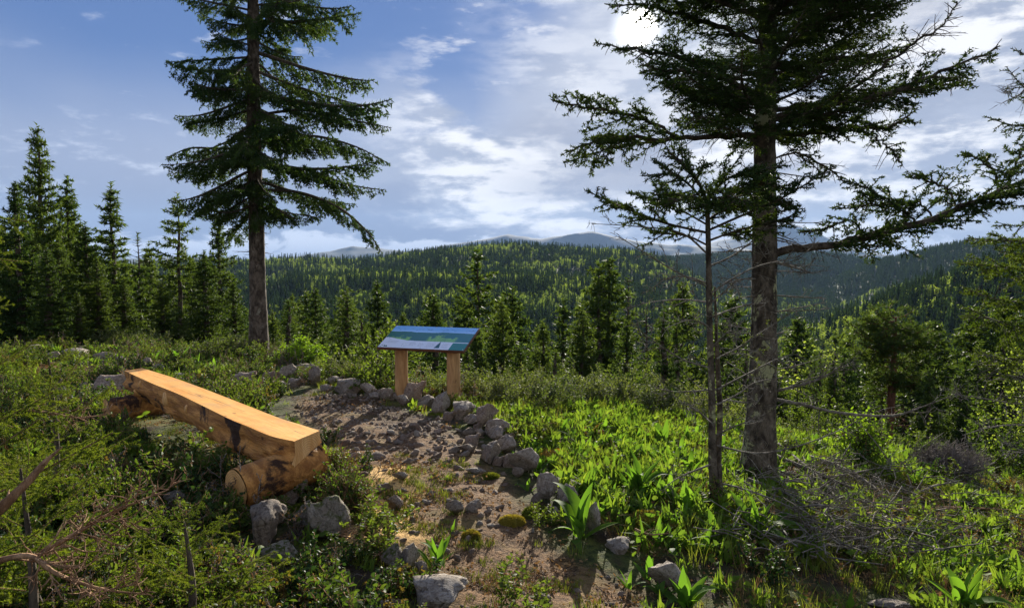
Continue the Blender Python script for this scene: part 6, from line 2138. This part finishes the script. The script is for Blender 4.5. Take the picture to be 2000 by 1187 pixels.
for i, (pts, r0, n_, ln, lab) in enumerate([
    ([(1580, 905), (1640, 925), (1700, 960), (1740, 990)], 0.030, 10, .3, 'thick fallen limb sloping down right of the lichen trunk'),
    ([(1500, 900), (1570, 930), (1650, 965), (1720, 985)], 0.022, 14, .4, 'fallen limb below the lichen trunk, middle of the brush heap'),
    ([(1460, 960), (1540, 990), (1620, 1020), (1730, 1010)], 0.016, 18, .4, 'thin fallen branch at the front of the brush heap'),
    ([(1640, 1030), (1760, 1010), (1880, 1005), (2010, 1010)], 0.018, 14, .35, 'long brown branch reaching the right edge'),
    ([(1420, 935), (1480, 985), (1500, 1050), (1540, 1075)], 0.008, 12, .25, 'pale twig hanging over the meadow right of the slender stems'),
    ([(1550, 960), (1640, 950), (1740, 930), (1800, 935)], 0.010, 18, .4, 'brushy dead branch at the back of the heap'),
    ([(1600, 1080), (1700, 1090), (1800, 1080), (1900, 1110)], 0.008, 16, .35, 'thin dead branch in the grass below the brush heap'),
    ([(1780, 985), (1840, 960), (1900, 965), (1990, 985)], 0.010, 12, .3, 'grey twig lying on the right slope'),
    ([(1820, 905), (1880, 925), (1940, 945), (1990, 960)], 0.008, 10, .25, 'pale twig below the bare pinkish shrub'),
    ([(1480, 1010), (1560, 1040), (1640, 1060), (1700, 1100)], 0.010, 20, .4, 'tangled dead branch in front of the brush heap'),
    ([(1520, 880), (1600, 950), (1640, 1000), (1690, 1050)], 0.012, 20, .45, 'dead branch lying across the brush heap'),
    ([(1240, 1065), (1270, 1075), (1310, 1072)], 0.008, 4, .1, 'short brown stick on the path below the moss hummock'),
    ([(640, 1060), (700, 1075), (760, 1100)], 0.005, 12, .2, 'thin red brown twig near the mossy path stone'),
]):
    fallen('fallen_branch', pts, r0, M_DEAD if i not in (3, 11, 12) else M_BROWN, lab, 'branch', n_, ln, 2, 0.06 + 0.02 * (i % 3))
# twig litter of the brush heap
g = Geo()
P0_, P1_ = [], []
for i in range(850):
    px, py = rng.uniform(1440, 1960), rng.uniform(925, 1110)
    if rng.random() < abs(px - 1620) / 420.0: continue
    q = G(px, py) + [0, 0, rng.uniform(0.0, 0.16)]
    d = nrm(rng.normal(size=3) * [1, 1, 0.25]) * rng.uniform(0.1, 0.5)
    m_ = q + d * 0.5 + rng.normal(size=3) * 0.02
    P0_ += [q, m_]; P1_ += [m_, q + d]
r_ = rng.uniform(0.002, 0.007, len(P0_)); sticks(g, P0_, P1_, r_, r_ * 0.6, 0, 4)
tag(link('brush_debris', g.mesh('brush_debris', [M_DEAD])), 'heap of thin dead twigs right of the lichen trunk', None, None, 'stuff')

# radio mast on the dark hill
bm_ = at(1545, 497, 1690.0); zb = float(gz(bm_[0], 1690.0))
g = Geo()
for i in range(3):
    a_ = 2.094 * i
    sticks(g, [[1.6 * math.cos(a_), 1.6 * math.sin(a_), 0]], [[0.5 * math.cos(a_), 0.5 * math.sin(a_), 30]], [0.4], [0.3], 0, 4)
    for k in range(9):
        z0_, z1_ = 3.3 * k, 3.3 * (k + 1)
        f0, f1 = 1.6 - 1.1 * z0_ / 30, 1.6 - 1.1 * z1_ / 30
        b2 = a_ + 2.094
        sticks(g, [[f0 * math.cos(a_), f0 * math.sin(a_), z0_]], [[f1 * math.cos(b2), f1 * math.sin(b2), z1_]], [0.15], [0.15], 0, 3)
mw_, t = newmat('mast_paint')
p = t.n('ShaderNodeBsdfPrincipled', {'Base Color': (0.8, 0.8, 0.8, 1), 'Roughness': 0.5})
t.n('ShaderNodeOutputMaterial', {0: p.outputs[0]})
tag(link('radio_mast', g.mesh('radio_mast', [mw_]), None, (bm_[0], 1690.0, zb)), 'tiny pale lattice mast on the dark hill right of the lichen trunk', 'mast')

# ------------------------------------------------------------------ haze: one closed box of even air
zmin = float(min(GZ.min(), -150)) - 1.0
me = mesh_from('haze', np.array([[sx, sy, sz] for sx in (-9900, 9900) for sy in (-1700, 9900) for sz in (zmin, 560)], float),
               np.array([[0, 1, 3, 2], [4, 6, 7, 5], [0, 4, 5, 1], [2, 3, 7, 6], [0, 2, 6, 4], [1, 5, 7, 3]]))
hm = bpy.data.materials.new('haze_air'); hm.use_nodes = True
t = NT(hm.node_tree)
pv_ = t.n('ShaderNodeVolumePrincipled', {'Color': (0.42, 0.64, 1.0, 1), 'Density': 0.000050, 'Anisotropy': 0.0})
t.n('ShaderNodeOutputMaterial', {'Volume': pv_.outputs[0]})
me.materials.append(hm)
hz_ = link('haze', me)
tag(hz_, 'thin blue air between the viewer and the hills', None, None, 'stuff')
